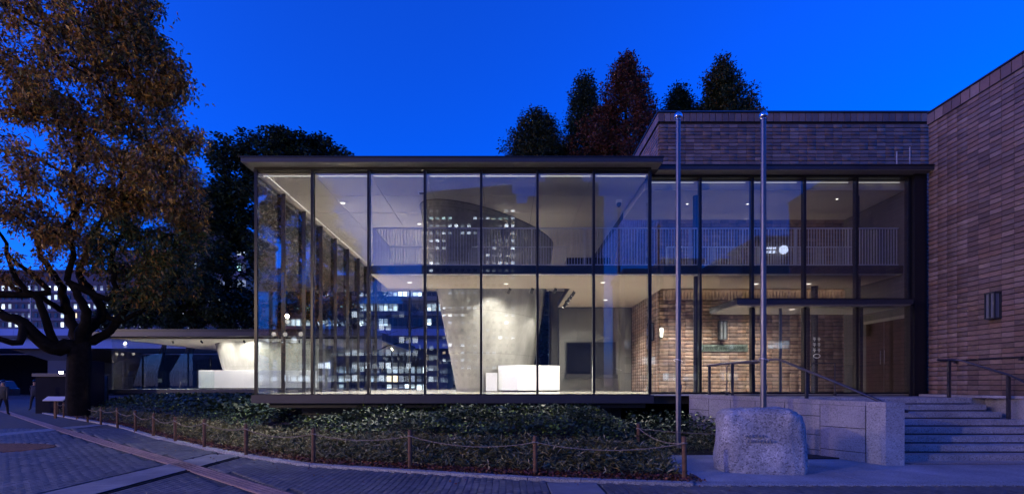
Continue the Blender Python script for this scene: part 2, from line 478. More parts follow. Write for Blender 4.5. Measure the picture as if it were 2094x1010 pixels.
pw, pl, gap = 0.10, 0.20, 0.0045
cells = []
x0, x1, y0, y1 = -17.0, 12.0, 5.6, 17.0
nx = int((x1 - x0) / pw)
for i in range(nx):
    xs = x0 + (i + 0.5) * pw
    for j in range(int((y1 - y0) / pl) + 1):
        ys = y0 + (j + (0.5 if i % 2 else 0.0)) * pl
        cells.append((xs, ys))
cells = np.array(cells)
px_ = cells[:, 0]; py_ = cells[:, 1]
ok = (py_ < np.where(px_ < 2.77, bed_front(px_) - 0.26, 7.36)) & (tact_dist(px_, py_) > 0.25)
for a, b, c in BANDS: ok &= ~((px_ > a - 0.05) & (px_ < b + 0.05))
ok &= ~((px_ > DRAIN[0] - 0.05) & (px_ < DRAIN[1] + 0.05))
ok &= ((px_ + 12.4) / 1.72) ** 2 + ((py_ - 11.75) / 1.07) ** 2 > 1.0
ok &= (px_ / py_ > -1.3) & (px_ / py_ < 1.35) & (py_ > 6.0)
cells = cells[ok]
sx = 1035 + 1029 * cells[:, 0] / cells[:, 1]; sy = 787 + 1029 * 1.5 / cells[:, 1]
inview = (sx > 4) & (sx < 2090) & (sy < 1006)
score = np.where(inview, cells[:, 1], 99)
order = np.argsort(score)
near = order[:300]; rest = order[300:]
pmesh = []
for k in range(4):
    mb = MB(); h = 0.022
    a, b, c = pw / 2 - gap / 2, pl / 2 - gap / 2, 0.006
    mb.add([(-a, -b, 0), (a, -b, 0), (a, b, 0), (-a, b, 0), (-a, -b, h - c), (a, -b, h - c), (a, b, h - c), (-a, b, h - c),
            (-a + c, -b + c, h), (a - c, -b + c, h), (a - c, b - c, h), (-a + c, b - c, h)],
           [(0, 1, 5, 4), (1, 2, 6, 5), (2, 3, 7, 6), (3, 0, 4, 7), (4, 5, 9, 8), (5, 6, 10, 9), (6, 7, 11, 10), (7, 4, 8, 11), (8, 9, 10, 11)])
    pmesh.append(mb.mesh('paver', PAV[k]))
for i in near:
    o = link('paver', pmesh[rng.choice(4, p=[.38, .27, .22, .13])], walk, (cells[i, 0], cells[i, 1], 0.004 + rng.uniform(-0.002, 0.002)))
n = len(rest)
base = np.array(pmesh[0].vertices[0].co)
bv = np.array([v.co for v in pmesh[0].vertices]); bf = np.array([p.vertices[:] for p in pmesh[0].polygons])
cc = np.c_[cells[rest], 0.004 + rng.uniform(-0.002, 0.002, n)]
V = (cc[:, None, :] + bv[None]).reshape(-1, 3)
Q = (bf[None] + (np.arange(n) * len(bv))[:, None, None]).reshape(-1, 4)
mi = np.repeat(rng.choice(4, size=n, p=[.38, .27, .22, .13]), len(bf))
o = link('pavers', fast_mesh('pavers', V, Q, PAV, mi), walk); tag(o, kind='stuff')

for a, b, d0 in BANDS:
    dend = float(bed_front((a + b) / 2)) - 0.27
    yy = d0
    while yy < dend - 0.02:
        e = min(yy + 0.9, dend)
        MB().bbox(a, b - 0.005, yy, e - 0.006, 0.006, 0.027, 0.004).build('band_slab', M['band'], walk)
        yy += 0.9
dr = tag(MB().box(DRAIN[0], DRAIN[1], 3, 10.3, 0.006, 0.012).box(DRAIN[0] - 0.012, DRAIN[0], 3, 10.3, 0.006, 0.026).box(DRAIN[1], DRAIN[1] + 0.012, 3, 10.3, 0.006, 0.026).build('drain_channel', M['black'], walk))

# round tree pit at far left
pit = MB()
NP = 28
ring = [(-12.4 + 1.65 * math.cos(t), 11.75 + 1.0 * math.sin(t)) for t in np.linspace(0, 2 * math.pi, NP, endpoint=False)]
M['pit'] = mat('bark_mulch', (0.17, 0.075, 0.035), 0.95, var=0.45, vscale=14, bump=1.0, bscale=30)
struct(pit.prism(ring, 0.006, [0.03] * NP).build('tree_pit', M['pit']))

# tactile strip: raised-bar tiles laid along the walk
tactile = struct(MB().prism([(p[0] - 0.13, p[1] - 0.13) for p in TACT] + [(p[0] + 0.13, p[1] + 0.13) for p in TACT[::-1]], 0.006, 0.008).build('tactile_strip', M['joint_sand']))
tm = MB()
tm.bbox(-0.148, 0.148, -0.148, 0.148, 0.0, 0.018, 0.003)
for k in range(4):
    yb = -0.1125 + k * 0.075
    tm.box(-0.135, 0.135, yb - 0.014, yb + 0.014, 0.018, 0.0225)
tmesh = tm.mesh('tactile_tile', M['tactile'])
for (ax, ay), (bx, by) in zip(TACT[:-1], TACT[1:]):
    L = math.hypot(bx - ax, by - ay); k = max(1, round(L / 0.3)); ang = math.atan2(by - ay, bx - ax)
    for q in range(k):
        t = (q + 0.5) / k
        o = link('tactile_tile', tmesh, tactile, (ax + (bx - ax) * t, ay + (by - ay) * t, 0.009)); o.rotation_euler[2] = ang

# kerb stones along the bed
kerb = struct(MB().add([(-30, 31.7, 0.002), (-30, 31.6, 0.002), (-29.9, 31.6, 0.002)], [(0, 1, 2)]).build('kerb', M['kerb']))
xs = np.linspace(-24.3, 2.77, 400); ds = bed_front(xs)
arc = np.r_[0, np.cumsum(np.hypot(np.diff(xs), np.diff(ds)))]
nk = int(arc[-1] / 0.8)
for i in range(nk):
    s0, s1 = arc[-1] * i / nk, arc[-1] * (i + 1) / nk - 0.008
    ax, bx = np.interp([s0, s1], arc, xs); ay, by = np.interp([s0, s1], arc, ds)
    MB().beam((ax, ay - 0.13, 0.03), (bx, by - 0.13, 0.03), 0.16, 0.06).build('kerb_stone', M['kerb'], kerb)

# planting bed: mounded soil
def bed_z(x, d):
    f = bed_front(x)
    sl = np.gradient(BD, BX); s = np.interp(x, BX, np.clip(sl, -1.5, 0.3))
    t = (d - f) / np.sqrt(1 + s * s)
    zmax = np.where(x > 3.0, 0.42, np.where(x < -7.5, 0.70, 0.66))
    u = np.clip(t / 3.9, 0, 1)
    rr = np.clip((2.95 - x) / 0.8, 0.0, 1.0); rr = np.where(x > 3.0, 1.0, np.where(d > 10.7, np.maximum(rr, 0.5), rr))
    return 0.04 + zmax * (u * u * (3 - 2 * u)) * rr
gx = np.linspace(-26, 6.25, 140); V = []; Q = []
nd = 26
for x in gx:
    f = float(bed_front(x)); back = 14.2 if x > -6.7 else 31.5
    if x > 4.8: back = 12.9 - (x - 4.8) * 1.4
    for k in range(nd):
        d = f - 0.04 + (back - f) * k / (nd - 1)
        V.append((x, d, float(bed_z(x, d)) + (0.0 if k else -0.03)))
for i in range(len(gx) - 1):
    for k in range(nd - 1):
        a = i * nd + k; Q.append((a, a + nd, a + nd + 1, a + 1))
struct(link('planting_bed', fast_mesh('planting_bed', V, Q, M['soil'])))

# granite apron in front of the steps, laid in large slabs
apron = struct(MB().prism([(2.77, 7.55), (14, 7.55), (14, 12.2), (5.2, 12.2), (6.1, 10.75), (3.12, 10.62)], 0.003, 0.010).build('entrance_apron', M['joint_sand']))
yy = 7.7
while yy < 10.6:
    y2 = min(yy + 0.95, 10.6)
    xx = 2.8 + (yy - 7.6) * 0.11; k = 0
    while xx < 13:
        x2 = xx + 1.35
        MB().bbox(xx, x2 - 0.006, yy, y2 - 0.006, 0.01, 0.03, 0.003).build('apron_slab', M['slab'], apron)
        xx = x2
    yy = y2
for k in range(9):
    MB().bbox(2.78 + k * 1.1, 2.78 + (k + 1) * 1.1 - 0.008, 7.42, 7.69, 0.0, 0.034, 0.006).build('apron_kerb', M['kerb'], apron)
gr = tag(MB().box(7.5, 13, 9.36, 9.52, 0.0305, 0.034).build('drain_grate', M['steel_dark'], apron))
for k in range(56):
    xk = 7.56 + k * 0.07
    MB().prism([(xk, 9.375), (xk + 0.04, 9.375), (xk + 0.06, 9.505), (xk + 0.02, 9.505)], 0.034, 0.038).build('grate_bar', M['slab'], gr)

# ================================================================== entrance terrace, steps, cheek wall
FZ = 1.26
WA = Vector((4.82, 13.25)); WB = Vector((7.02, 9.28))
wd = (WB - WA).normalized(); wn = Vector((wd.y, -wd.x))  # wn points to the camera side
if wn.y > 0: wn = -wn
def wall_x(d): return WA.x + (WB.x - WA.x) * (d - WA.y) / (WB.y - WA.y)
terrace = struct(MB().prism([(wall_x(11.9) + 0.2, 11.9), (11.34, 11.9), (11.34, 13.6), (4.95, 13.6), (wall_x(13.1) + 0.2, 13.1)], 0.0, 1.185).build('terrace', M['slab']))
yy = 11.87
for r in range(3):
    y2 = yy + 0.58; xx = max(wall_x(yy) + 0.25, 5.2)
    while xx < 11.3:
        x2 = min(xx + 0.9, 11.33)
        MB().bbox(xx, x2 - 0.005, yy, min(y2, 13.58) - 0.005, 1.186, 1.204, 0.003).build('paving_slab', M['slab'], terrace)
        xx = x2
    yy = y2

steps = thing('entrance_steps', 'broad flight of pale granite steps beside the brick wall', 'steps', (9, 10.8, 0))
for k in range(8):
    d0 = 9.77 + 0.3 * k; z1 = 0.15 * (k + 1)
    xr = 11.33 if k < 5 else (11.1, 11.04, 10.98)[k - 5]
    xl = wall_x(d0 + 0.05) + 0.25
    if k == 7: z1 -= 0.003
    cuts = [xl]; c = xl + random.uniform(0.5, 1.2)
    while c < xr - 0.5:
        cuts.append(c); c += random.uniform(1.2, 1.9)
    cuts.append(xr)
    for a, b in zip(cuts[:-1], cuts[1:]):
        dd = 11.86 if k == 7 else d0 + 0.34
        if k == 7: dd = d0 + 0.098
        mb = MB().bbox(a, b - 0.006, d0 - 0.012, dd, 0.0 if k < 1 else z1 - 0.122, z1, 0.006)
        mb.build('step_stone', M['granite'], steps)
    if k: MB().box(xl, xr - 0.01, d0 + 0.03, d0 + 0.2, z1 - 0.16, z1 - 0.123).build('step_shade_strip', M['joint'], steps)  # added dark strip standing in for the shadow line under each step
MB().box(wall_x(11.9) + 0.3, 11.3, 10.0, 11.86, 0.0, 0.06).build('step_base', M['joint'], steps)

cheek = thing('granite_cheek_wall', 'long low granite clad wall running back from steps behind the boulder', 'wall', (6, 11.2, 0))
L = (WB - WA).length
th = 0.33
def wp(s, t): # s along from WA, t outward from outer face (negative inside)
    p = WA + wd * s + wn * t
    return (p.x, p.y)
MB().prism([wp(0, -0.02), wp(L - 0.34, -0.02), wp(L - 0.34, -th), wp(0, -th)], 0.0, [1.245, 1.165, 1.165, 1.245]).build('core', M['joint'], cheek)
cols = [0, 0.62, 1.25, 1.9, 2.6, 3.35, L - 0.345]
def ztop(s): return 1.26 - 0.075 * s / L
for i in range(len(cols) - 1):
    s0, s1 = cols[i], cols[i + 1] - 0.014
    zs = [0.0, 0.16 + 0.03 * (i % 2), 0.52 - 0.05 * (i % 3), 0.86 - 0.1 * (i % 2), None]
    if i % 2: zs = [0.0, 0.2, 0.66, None]
    for a, b in zip(zs[:-1], zs[1:]):
        za = a; zb0 = ztop(s0) - 0.1 if b is None else b; zb1 = ztop(s1) - 0.1 if b is None else b
        MB().prism([wp(s0, 0), wp(s1, 0), wp(s1, -0.03), wp(s0, -0.03)], za + 0.014, [zb0, zb1, zb1, zb0]).build('cladding_slab', M['granite_wall'], cheek)
for i in range(4):
    s0, s1 = (L - 0.345) * i / 4, (L - 0.345) * (i + 1) / 4 - 0.005
    MB().prism([wp(s0, 0.006), wp(s1, 0.006), wp(s1, -th - 0.01), wp(s0, -th - 0.01)], [ztop(s0) - 0.094, ztop(s1) - 0.094, ztop(s1) - 0.094, ztop(s0) - 0.094], [ztop(s0), ztop(s1), ztop(s1), ztop(s0)]).build('coping_stone', M['granite_wall'], cheek)
ex0 = WB.x - 0.08
MB().prism([wp(L - 0.34, 0.004), (ex0, 9.2), (ex0 + 0.345, 9.2), (ex0 + 0.345, 9.62), wp(L - 0.34, -th - 0.006)], 0.0, 1.09).build('end_pier', M['granite'], cheek)
MB().prism([wp(L - 0.34, 0.008), (ex0 - 0.004, 9.196), (ex0 + 0.35, 9.196), (ex0 + 0.35, 9.63), wp(L - 0.34, -th - 0.01)], 1.094, 1.186).build('pier_cap', M['granite'], cheek)

# ================================================================== brick tile walls
def axis_tile(u, nrm, su, sv, dep, b=0.004):
    """front face plus side faces of one tile, centred on its back plane"""
    u = Vector(u); nrm = Vector(nrm); z = Vector((0, 0, 1))
    P = lambda a, c, d: u * a + z * c + nrm * d
    a, c = su / 2, sv / 2
    vs = [P(-a, -c, 0), P(a, -c, 0), P(a, c, 0), P(-a, c, 0), P(-a, -c, dep - b), P(a, -c, dep - b), P(a, c, dep - b), P(-a, c, dep - b),
          P(-a + b, -c + b, dep), P(a - b, -c + b, dep), P(a - b, c - b, dep), P(-a + b, c - b, dep)]
    fs = [(0, 1, 5, 4), (1, 2, 6, 5), (2, 3, 7, 6), (3, 0, 4, 7), (4, 5, 9, 8), (5, 6, 10, 9), (6, 7, 11, 10), (7, 4, 8, 11), (8, 9, 10, 11)]
    if u.cross(z).dot(nrm) < 0: fs = [f[::-1] for f in fs]
    return vs, fs
def tile_meshes(u, nrm, su, sv, dep, name='brick'):
    vs, fs = axis_tile(u, nrm, su, sv, dep)
    return [MB().add(vs, fs).mesh(name, m) for m in BR]
def tiles(parent, centres, u, nrm, su, sv, dep, nobj, name='brick', prio=None):
    """first nobj (by prio) as objects, the rest joined as stuff"""
    centres = np.array(centres)
    if prio is not None:
        centres = centres[np.argsort(prio(centres))]
    ms = tile_meshes(u, nrm, su, sv, dep, name)
    pick = rng.choice(8, size=len(centres), p=BRW)
    off = np.array(wloc(parent))
    for c, k in zip(centres[:nobj], pick[:nobj]):
        link(name, ms[k], parent, tuple(c - off + np.array(nrm) * rng.uniform(-0.002, 0.002)))
    rest = centres[nobj:]
    if len(rest):
        bv = np.array([v.co for v in ms[0].vertices]); bf = np.array([p.vertices[:] for p in ms[0].polygons])
        jit = rng.uniform(-0.002, 0.002, len(rest))[:, None] * np.array(nrm)[None]
        V = ((rest - off + jit)[:, None, :] + bv[None]).reshape(-1, 3)
        Q = (bf[None] + (np.arange(len(rest)) * len(bv))[:, None, None]).reshape(-1, 4)
        o = link('brickwork', fast_mesh('brickwork', V, Q, BR, np.repeat(pick[nobj:], len(bf))), parent); tag(o, kind='stuff')

TU, TV = 0.285, 0.12
# --- right brick wing
XW = 11.35; WY0, WY1, WZT = 7.2, 13.5, 8.46
wing = thing('brick_wing', 'tall brown brick tile wall rising on the right above the steps', 'building', (14, 10, 0))
MB().box(XW, 24, WY0, WY1, 1.2, WZT + 0.3).build('wall', M['mortar'], wing)
cs = []
for r in range(int((WZT - 1.24) / TV)):
    for c in range(int((WY1 - WY0) / TU)):
        cs.append((XW, WY1 - (c + 0.5) * TU, 1.26 + (r + 0.5) * TV))
def pr_w(c):
    sx_ = 1035 + 1029 * c[:, 0] / c[:, 1]; sy_ = 787 - 1029 * (c[:, 2] - 1.5) / c[:, 1]
    return np.where((sx_ < 2110) & (sy_ > 90), c[:, 1], 99)
tiles(wing, cs, (0, -1, 0), (-1, 0, 0), TU - 0.008, TV - 0.019, 0.024, 300, prio=pr_w)
cs = [(XW + 0.08 + (c + 0.5) * TU, WY0, 1.26 + (r + 0.5) * TV) for r in range(60) for c in range(40)]
tiles(wing, cs, (1, 0, 0), (0, -1, 0), TU - 0.008, TV - 0.019, 0.024, 0)
ms = tile_meshes((0, -1, 0), (-1, 0, 0), 0.232, 0.27, 0.05, 'coping_tile')
off = wloc(wing)
for c in range(25):
    link('coping_tile', ms[rng.choice(8, p=BRW)], wing, Vector((XW, WY1 - 0.1 - c * 0.252, WZT + 0.145)) - off)
MB().box(XW - 0.07, 24, WY0 - 0.07, WY1, WZT + 0.3, WZT + 0.33).build('coping_cap', M['fascia'], wing)
MB().box(XW - 0.055, XW, WY0, WY1, WZT - 0.012, WZT + 0.004).build('coping_drip', M['black'], wing)
for k in range(7):
    MB().box(XW - 0.02, XW + 0.2, 6.8 + k * 0.95, 6.8 + (k + 1) * 0.95 - 0.006, 0.0, 1.245).build('plinth_stone', M['granite_wall'], wing)
MB().prism([(10.99, 11.62), (11.32, 10.9), (11.32, 13.4), (10.99, 13.4)], 1.206, 1.262).build('plinth_ledge', M['granite_wall'], wing)

# --- brick hall block behind the entrance glazing
HX, HD, HZT = 5.02, 16.5, 10.1
hall = thing('brick_hall', 'brick tiled block with coping rising behind the glazed entrance', 'building', (9, 17, 0))
MB().box(HX, 16, HD, 30, 0.0, HZT + 0.31).build('wall', M['mortar'], hall)
cs = []
for r in range(int((HZT - 1.26) / TV)):
    for c in range(33):
        cs.append((HX + (c + 0.5) * TU, HD, 1.27 + (r + 0.5) * TV))
def pr_h(c):
    return np.where((c[:, 2] > 8.1) & (c[:, 0] < 13.6), 0, np.where((c[:, 2] > 1.2) & (c[:, 2] < 4.3) & (c[:, 0] > 6), 1, 2)) + rng.uniform(0, 0.5, len(c))
tiles(hall, cs, (1, 0, 0), (0, -1, 0), TU - 0.008, TV - 0.019, 0.024, 300, prio=pr_h)
cs = [(HX, HD + 0.02 + (c + 0.5) * TU, 1.27 + (r + 0.5) * TV) for r in range(int((HZT - 1.26) / TV)) for c in range(34)]
tiles(hall, cs, (0, -1, 0), (-1, 0, 0), TU - 0.008, TV - 0.019, 0.024, 0)
ms = tile_meshes((1, 0, 0), (0, -1, 0), 0.190, 0.27, 0.05, 'coping_tile'); off = wloc(hall)
for c in range(50):
    link('coping_tile', ms[rng.choice(8, p=BRW)], hall, Vector((HX + 0.05 + c * 0.21, HD, HZT + 0.145)) - off)
ms = tile_meshes((0, -1, 0), (-1, 0, 0), 0.190, 0.27, 0.05, 'coping_tile')
for c in range(40):
    link('coping_tile', ms[rng.choice(8, p=BRW)], hall, Vector((HX, HD + 0.06 + c * 0.21, HZT + 0.145)) - off)
MB().box(HX - 0.08, 16, HD - 0.08, 30, HZT + 0.31, HZT + 0.345).build('coping_cap', M['steel'], hall)
MB().box(HX - 0.05, 16, HD - 0.05, HD, HZT - 0.01, HZT + 0.004).box(HX - 0.05, HX, HD, 30, HZT - 0.01, HZT + 0.004).build('coping_drip', M['black'], hall)

# ================================================================== glass pavilion
PX0, PX1, PD, PB = -6.57, 3.78, 13.2, 26.7
GZ = 7.17
pav = thing('glass_pavilion', 'two storey glass walled entrance hall with thin flat roof', 'building', (-1.4, 19, 0))
MB().box(PX0 - 0.05, PX1 + 0.05, PD - 0.09, PB + 0.1, 1.05, FZ - 0.04).build('floor_slab', M['edge'], pav)
nmod = 7; mod = (PX1 - PX0) / nmod
for k in range(4):
    a = PX0 - 0.06 + k * 2 * mod; b = min(a + 2 * mod, PX1 + 0.07) - 0.006
    MB().box(a, b, PD - 0.12, PD - 0.092, 1.03, FZ - 0.02).build('edge_panel', M['edge'], pav)
MB().box(PX0 + 0.9, PX1 - 0.6, PD + 0.75, PB - 0.5, 0.0, 1.05).build('foundation', M['black'], pav)
MB().prism([(PX0 + 0.3, PD + 0.1), (PX1 - 0.1, PD + 0.1), (PX1 - 0.6, PD + 0.7), (PX0 + 0.9, PD + 0.7)], 0.9, 1.049).build('haunch', M['black'], pav)
# floor laid in stone slabs
fl = MB().box(PX0, 5.0, PD + 0.02, PB, FZ - 0.039, FZ - 0.004).build('floor', M['floor'], pav)
sl = MB(); 
gx0, gy0 = PX0 + 0.02, PD + 0.04
slab_me = MB().bbox(-0.735, 0.735, -0.735, 0.735, 0, 0.004, 0.002).mesh('floor_slab_stone', M['floor'])
for i in range(7):
    for j in range(9):
        link('floor_stone', slab_me, pav, Vector((PX0 + (i + 0.5) * mod, PD + 0.04 + (j + 0.5) * 1.49, FZ - 0.004)) - wloc(pav))
# roof
MB().box(PX0 - 0.22, 4.02, PD - 0.33, PB + 0.4, 7.205, 7.312).build('roof', M['fascia'], pav)
MB().box(PX0 - 0.24, 4.04, PD - 0.35, PB + 0.4, 7.314, 7.345).build('roof_cap', M['black'], pav)
MB().box(PX0 - 0.2, 4.0, PD - 0.31, PD + 0.1, 7.19, 7.203).build('soffit', M['soffit'], pav)
MB().box(PX0 - 0.2, PX0 + 0.1, PD + 0.102, PB + 0.4, 7.19, 7.203).build('soffit', M['soffit'], pav)
MB().box(PX0 - 0.02, PX1 + 0.02, PD - 0.03, PD + 0.12, 7.135, 7.189).build('header', M['black'], pav)
MB().box(PX0 - 0.03, PX0 + 0.12, PD + 0.122, PB, 7.135, 7.189).build('header', M['black'], pav)
# ceiling boards
ceil_me = MB().box(-mod / 2 + 0.006, mod / 2 - 0.006, -0.739, 0.739, 0, 0.03).mesh('ceiling_panel', M['ceil'])
for i in range(7):
    for j in range(9):
        link('ceiling_panel', ceil_me, pav, Vector((PX0 + (i + 0.5) * mod, PD + 0.14 + (j + 0.5) * 1.49, 7.07)) - wloc(pav))
MB().box(PX0, PX1, PD + 0.14, PB, 7.10, 7.18).build('ceiling_void', M['black'], pav)
# led slots along the glass head
for i in range(nmod):
    MB().box(PX0 + i * mod + 0.1, PX0 + (i + 1) * mod - 0.06, PD + 0.20, PD + 0.215, 7.045, 7.069).build('led_strip', M['led'], pav)
for i in range(9):
    MB().box(PX0 + 0.20, PX0 + 0.215, PD + 0.2 + i * 1.49, PD + 1.56 + i * 1.49, 7.045, 7.069).build('led_strip', M['led'], pav)
# front mullions and panes
pane_me = MB().box(-mod / 2 + 0.033, mod / 2 - 0.033, 0, 0.014, 0, 7.135 - FZ).mesh('glass_pane', M['glass'])
mul_me = MB().box(-0.029, 0.029, -0.02, 0.15, 0, 7.135 - FZ).mesh('mullion', M['mull'])
for i in range(nmod):
    link('glass_pane', pane_me, pav, Vector((PX0 + (i + 0.5) * mod, PD + 0.02, FZ)) - wloc(pav))
for i in range(1, nmod):
    link('mullion', mul_me, pav, Vector((PX0 + i * mod, PD, FZ)) - wloc(pav))
MB().box(PX0 - 0.03, PX0 + 0.045, PD - 0.02, PD + 0.045, FZ, 7.135).build('corner_post', M['mull'], pav)
MB().box(PX1 - 0.045, PX1 + 0.03, PD - 0.02, PD + 0.06, FZ, 7.135).build('corner_post', M['mull'], pav)
MB().box(PX0, PX1, PD - 0.025, PD + 0.1, FZ - 0.038, FZ + 0.006).build('sill', M['mull'], pav)
# side wall (left): fins and panes
spane = MB().box(-0.007, 0.007, 0.03, 1.46, 0, 7.135 - FZ).mesh('glass_pane', M['glass_side'])
sfin = MB().box(-0.01, 0.105, -0.02, 0.02, 0, 7.135 - FZ).mesh('fin', M['fin'])
for j in range(9):
    link('glass_pane', spane, pav, Vector((PX0 + 0.01, PD + j * 1.49 + 0.02, FZ)) - wloc(pav))
    if j: link('fin', sfin, pav, Vector((PX0 + 0.02, PD + j * 1.49, FZ)) - wloc(pav))
# back wall
bp_me = MB().box(-0.70, 0.70, 0, 0.014, 0, 5.2).mesh('glass_pane', M['glass_side'])
bm_me = MB().box(-0.035, 0.035, -0.2, 0.1, 0, 5.2).mesh('fin', M['fin'])
for i in range(6):
    link('glass_pane', bp_me, pav, Vector((PX0 + (i + 0.5) * mod, PB, FZ)) - wloc(pav))
    link('fin', bm_me, pav, Vector((PX0 + (i + 1) * mod, PB, FZ)) - wloc(pav))
MB().box(PX0 - 0.02, 5.0, PB - 0.15, PB + 0.1, 6.462, 7.185).build('back_bulkhead', M['ceil'], pav)
MB().box(PX0 + 6 * mod + 0.04, 5.0, PB - 0.1, PB + 0.1, FZ, 6.46).build('back_wall', M['dark_panel'], pav)
# side return glass between pavilion and entrance glazing
MB().box(PX1 + 0.01, PX1 + 0.024, PD + 0.06, 13.62, FZ, 7.135).build('glass_pane', M['glass_side'], pav)

# panelled wall with niche
MB().box(2.08, 5.0, 20.02, 20.2, FZ, 4.57).build('panel_backing', M['black'], pav)
pz = [FZ + 0.01, 1.62 + 0.35, 3.35, 4.56]
for i in range(4):
    for j in range(3):
        MB().box(2.1 + i * 0.72, 2.1 + (i + 1) * 0.72 - 0.008, 19.98, 20.018, pz[j] + 0.004, pz[j + 1] - 0.004).build('wall_panel', M['dark_panel'], pav)
scr = thing('display_screen', 'wide black screen recessed in the dark grey panel wall', 'screen', (3.35, 19.9, 1.7))
MB().box(2.36, 4.34, 19.93, 19.975, 1.93, 3.2).build('frame', M['black'], scr)
MB().box(2.42, 3.34, 19.91, 19.928, 1.97, 3.16).build('screen_panel', M['screen'], scr)
MB().box(3.36, 4.28, 19.91, 19.928, 1.97, 3.16).build('screen_panel', M['black'], scr)
MB().box(2.32, 4.38, 19.72, 19.975, 1.76, 1.925).build('ledge', M['fin'], scr)

# upper bridge
bridge = thing('upper_bridge', 'dark edged upper floor bridge spanning behind the front glass', 'bridge', (3.6, 15, 4.5))
MB().box(-3.8, 11.05, 14.03, 16.1, 4.605, 4.775).build('slab', M['black'], bridge)
MB().box(-3.82, 11.05, 14.0, 14.028, 4.60, 4.82).build('edge_beam', M['steel_dark'], bridge)
MB().box(2.03, 4.99, 16.102, 19.96, 4.605, 4.775).build('slab', M['black'], bridge)
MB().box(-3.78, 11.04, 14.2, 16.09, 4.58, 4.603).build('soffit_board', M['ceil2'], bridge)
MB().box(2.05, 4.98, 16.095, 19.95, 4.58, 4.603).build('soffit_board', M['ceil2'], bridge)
MB().box(-3.78, 11.04, 14.05, 14.197, 4.585, 4.603).build('soffit_trim', M['white'], bridge)
MB().box(-3.78, 11.04, 14.05, 16.08, 4.776, 4.79).build('floor_finish', M['floor'], bridge)
MB().box(2.05, 4.98, 16.082, 19.95, 4.776, 4.79).build('floor_finish', M['floor'], bridge)

def railing(label, a, b, z0, h=1.1, pitch=0.08):
    t = thing('bridge_railing', label, 'railing', (a[0], a[1], z0), 'railings of the upper bridge')
    a = Vector(a); b = Vector(b); L = (b - a).length; d = (b - a) / L
    MB().beam((a.x, a.y, z0 + h), (b.x, b.y, z0 + h), 0.05, 0.025).build('top_rail', M['rail'], t)
    MB().beam((a.x, a.y, z0 + 0.08), (b.x, b.y, z0 + 0.08), 0.04, 0.02).build('bottom_rail', M['rail'], t)
    me = MB().box(-0.006, 0.006, -0.011, 0.011, 0.09, h - 0.0125).mesh('baluster', M['rail'])
    n = int(L / pitch)
    for i in range(n):
        p = a + d * (pitch * (i + 0.5))
        link('baluster', me, t, (p.x - a.x, p.y - a.y, 0))
    for i in range(int(L / 1.48) + 1):
        p = a + d * min(L, i * 1.48)
        MB().box(p.x - 0.012, p.x + 0.012, p.y - 0.02, p.y + 0.02, z0, z0 + h - 0.0125).build('post', M['rail'], t)
    return t
railing('long front balustrade of thin pale bars along the upper bridge', (-3.72, 14.12), (11.0, 14.12), 4.79)
railing('short balustrade at the open left end of the upper bridge', (-3.72, 14.2), (-3.72, 16.0), 4.79)
railing('rear balustrade of thin bars before the inner brick wall', (5.1, 16.02), (11.0, 16.02), 4.79)
railing('rear balustrade along the far edge of the upper bridge', (-3.72, 16.02), (2.0, 16.02), 4.79)

# dark furniture on the upper floor
cab = thing('dark_cabinet', 'low black cabinet block on the upper floor beside the concrete cone', 'cabinet', (2.8, 18, 4.79))
MB().bbox(2.1, 3.6, 17.4, 18.2, 4.791, 5.9, 0.01).build('carcass', M['screen'], cab)
for k in range(3): MB().box(2.13 + k * 0.49, 2.13 + (k + 1) * 0.49 - 0.01, 17.38, 17.398, 4.84, 5.86).build('door', M['black'], cab)

# ------------------------------------------------------------------ concrete cones
def cone(name, label, c0, ax0, c1, ax1, th, z0, z1, n=72, rows=9):
    mb = MB(); ct, st = math.cos(th), math.sin(th)
    vs = []; fs = []
    for r in range(rows + 1):
        f = r / rows; z = z0 + (z1 - z0) * f
        cx = c0[0] + (c1[0] - c0[0]) * f; cyy = c0[1] + (c1[1] - c0[1]) * f
        a = ax0[0] + (ax1[0] - ax0[0]) * f; b = ax0[1] + (ax1[1] - ax0[1]) * f
        for k in range(n):
            t = 2 * math.pi * k / n; x = a * math.cos(t); y = b * math.sin(t)
            vs.append((cx + x * ct - y * st, cyy + x * st + y * ct, z))
    for r in range(rows):
        for k in range(n):
            j = (k + 1) % n
            fs.append((r * n + k, r * n + j, (r + 1) * n + j, (r + 1) * n + k))
    mb.add(vs, fs, 0, True)
    o = mb.build(name, M['conc'], None, loc=(c0[0], c0[1], z0))
    ring = MB(); vs = []; fs = []
    for q in (0, 1):
        for k in range(n):
            t = 2 * math.pi * k / n; x = (ax1[0] + 0.012) * math.cos(t); y = (ax1[1] + 0.012) * math.sin(t)
            vs.append((c1[0] + x * ct - y * st, c1[1] + x * st + y * ct, z1 - 0.03 + 0.029 * q))
    for k in range(n):
        j = (k + 1) % n; fs.append((k, j, n + j, n + k))
    ring.add(vs, fs, 0, True).build('shadow_gap_ring', M['dark_panel'], o)  # dark ring, coloured as the shade of a gap below the ceiling
    return tag(o, label, 'column', 'flaring concrete columns')
cone('concrete_cone', 'large flaring concrete cone behind the white reception counter', (-0.45, 20.0), (1.15, 1.9), (-0.41, 18.06), (1.353, 3.517), -0.609, FZ, 7.068)
cone('concrete_cone', 'wide flaring concrete cone in the low left wing behind its long counter', (-15.2, 34.0), (3.15, 3.15), (-15.4, 34.0), (3.7, 3.7), 0, FZ, 4.12)

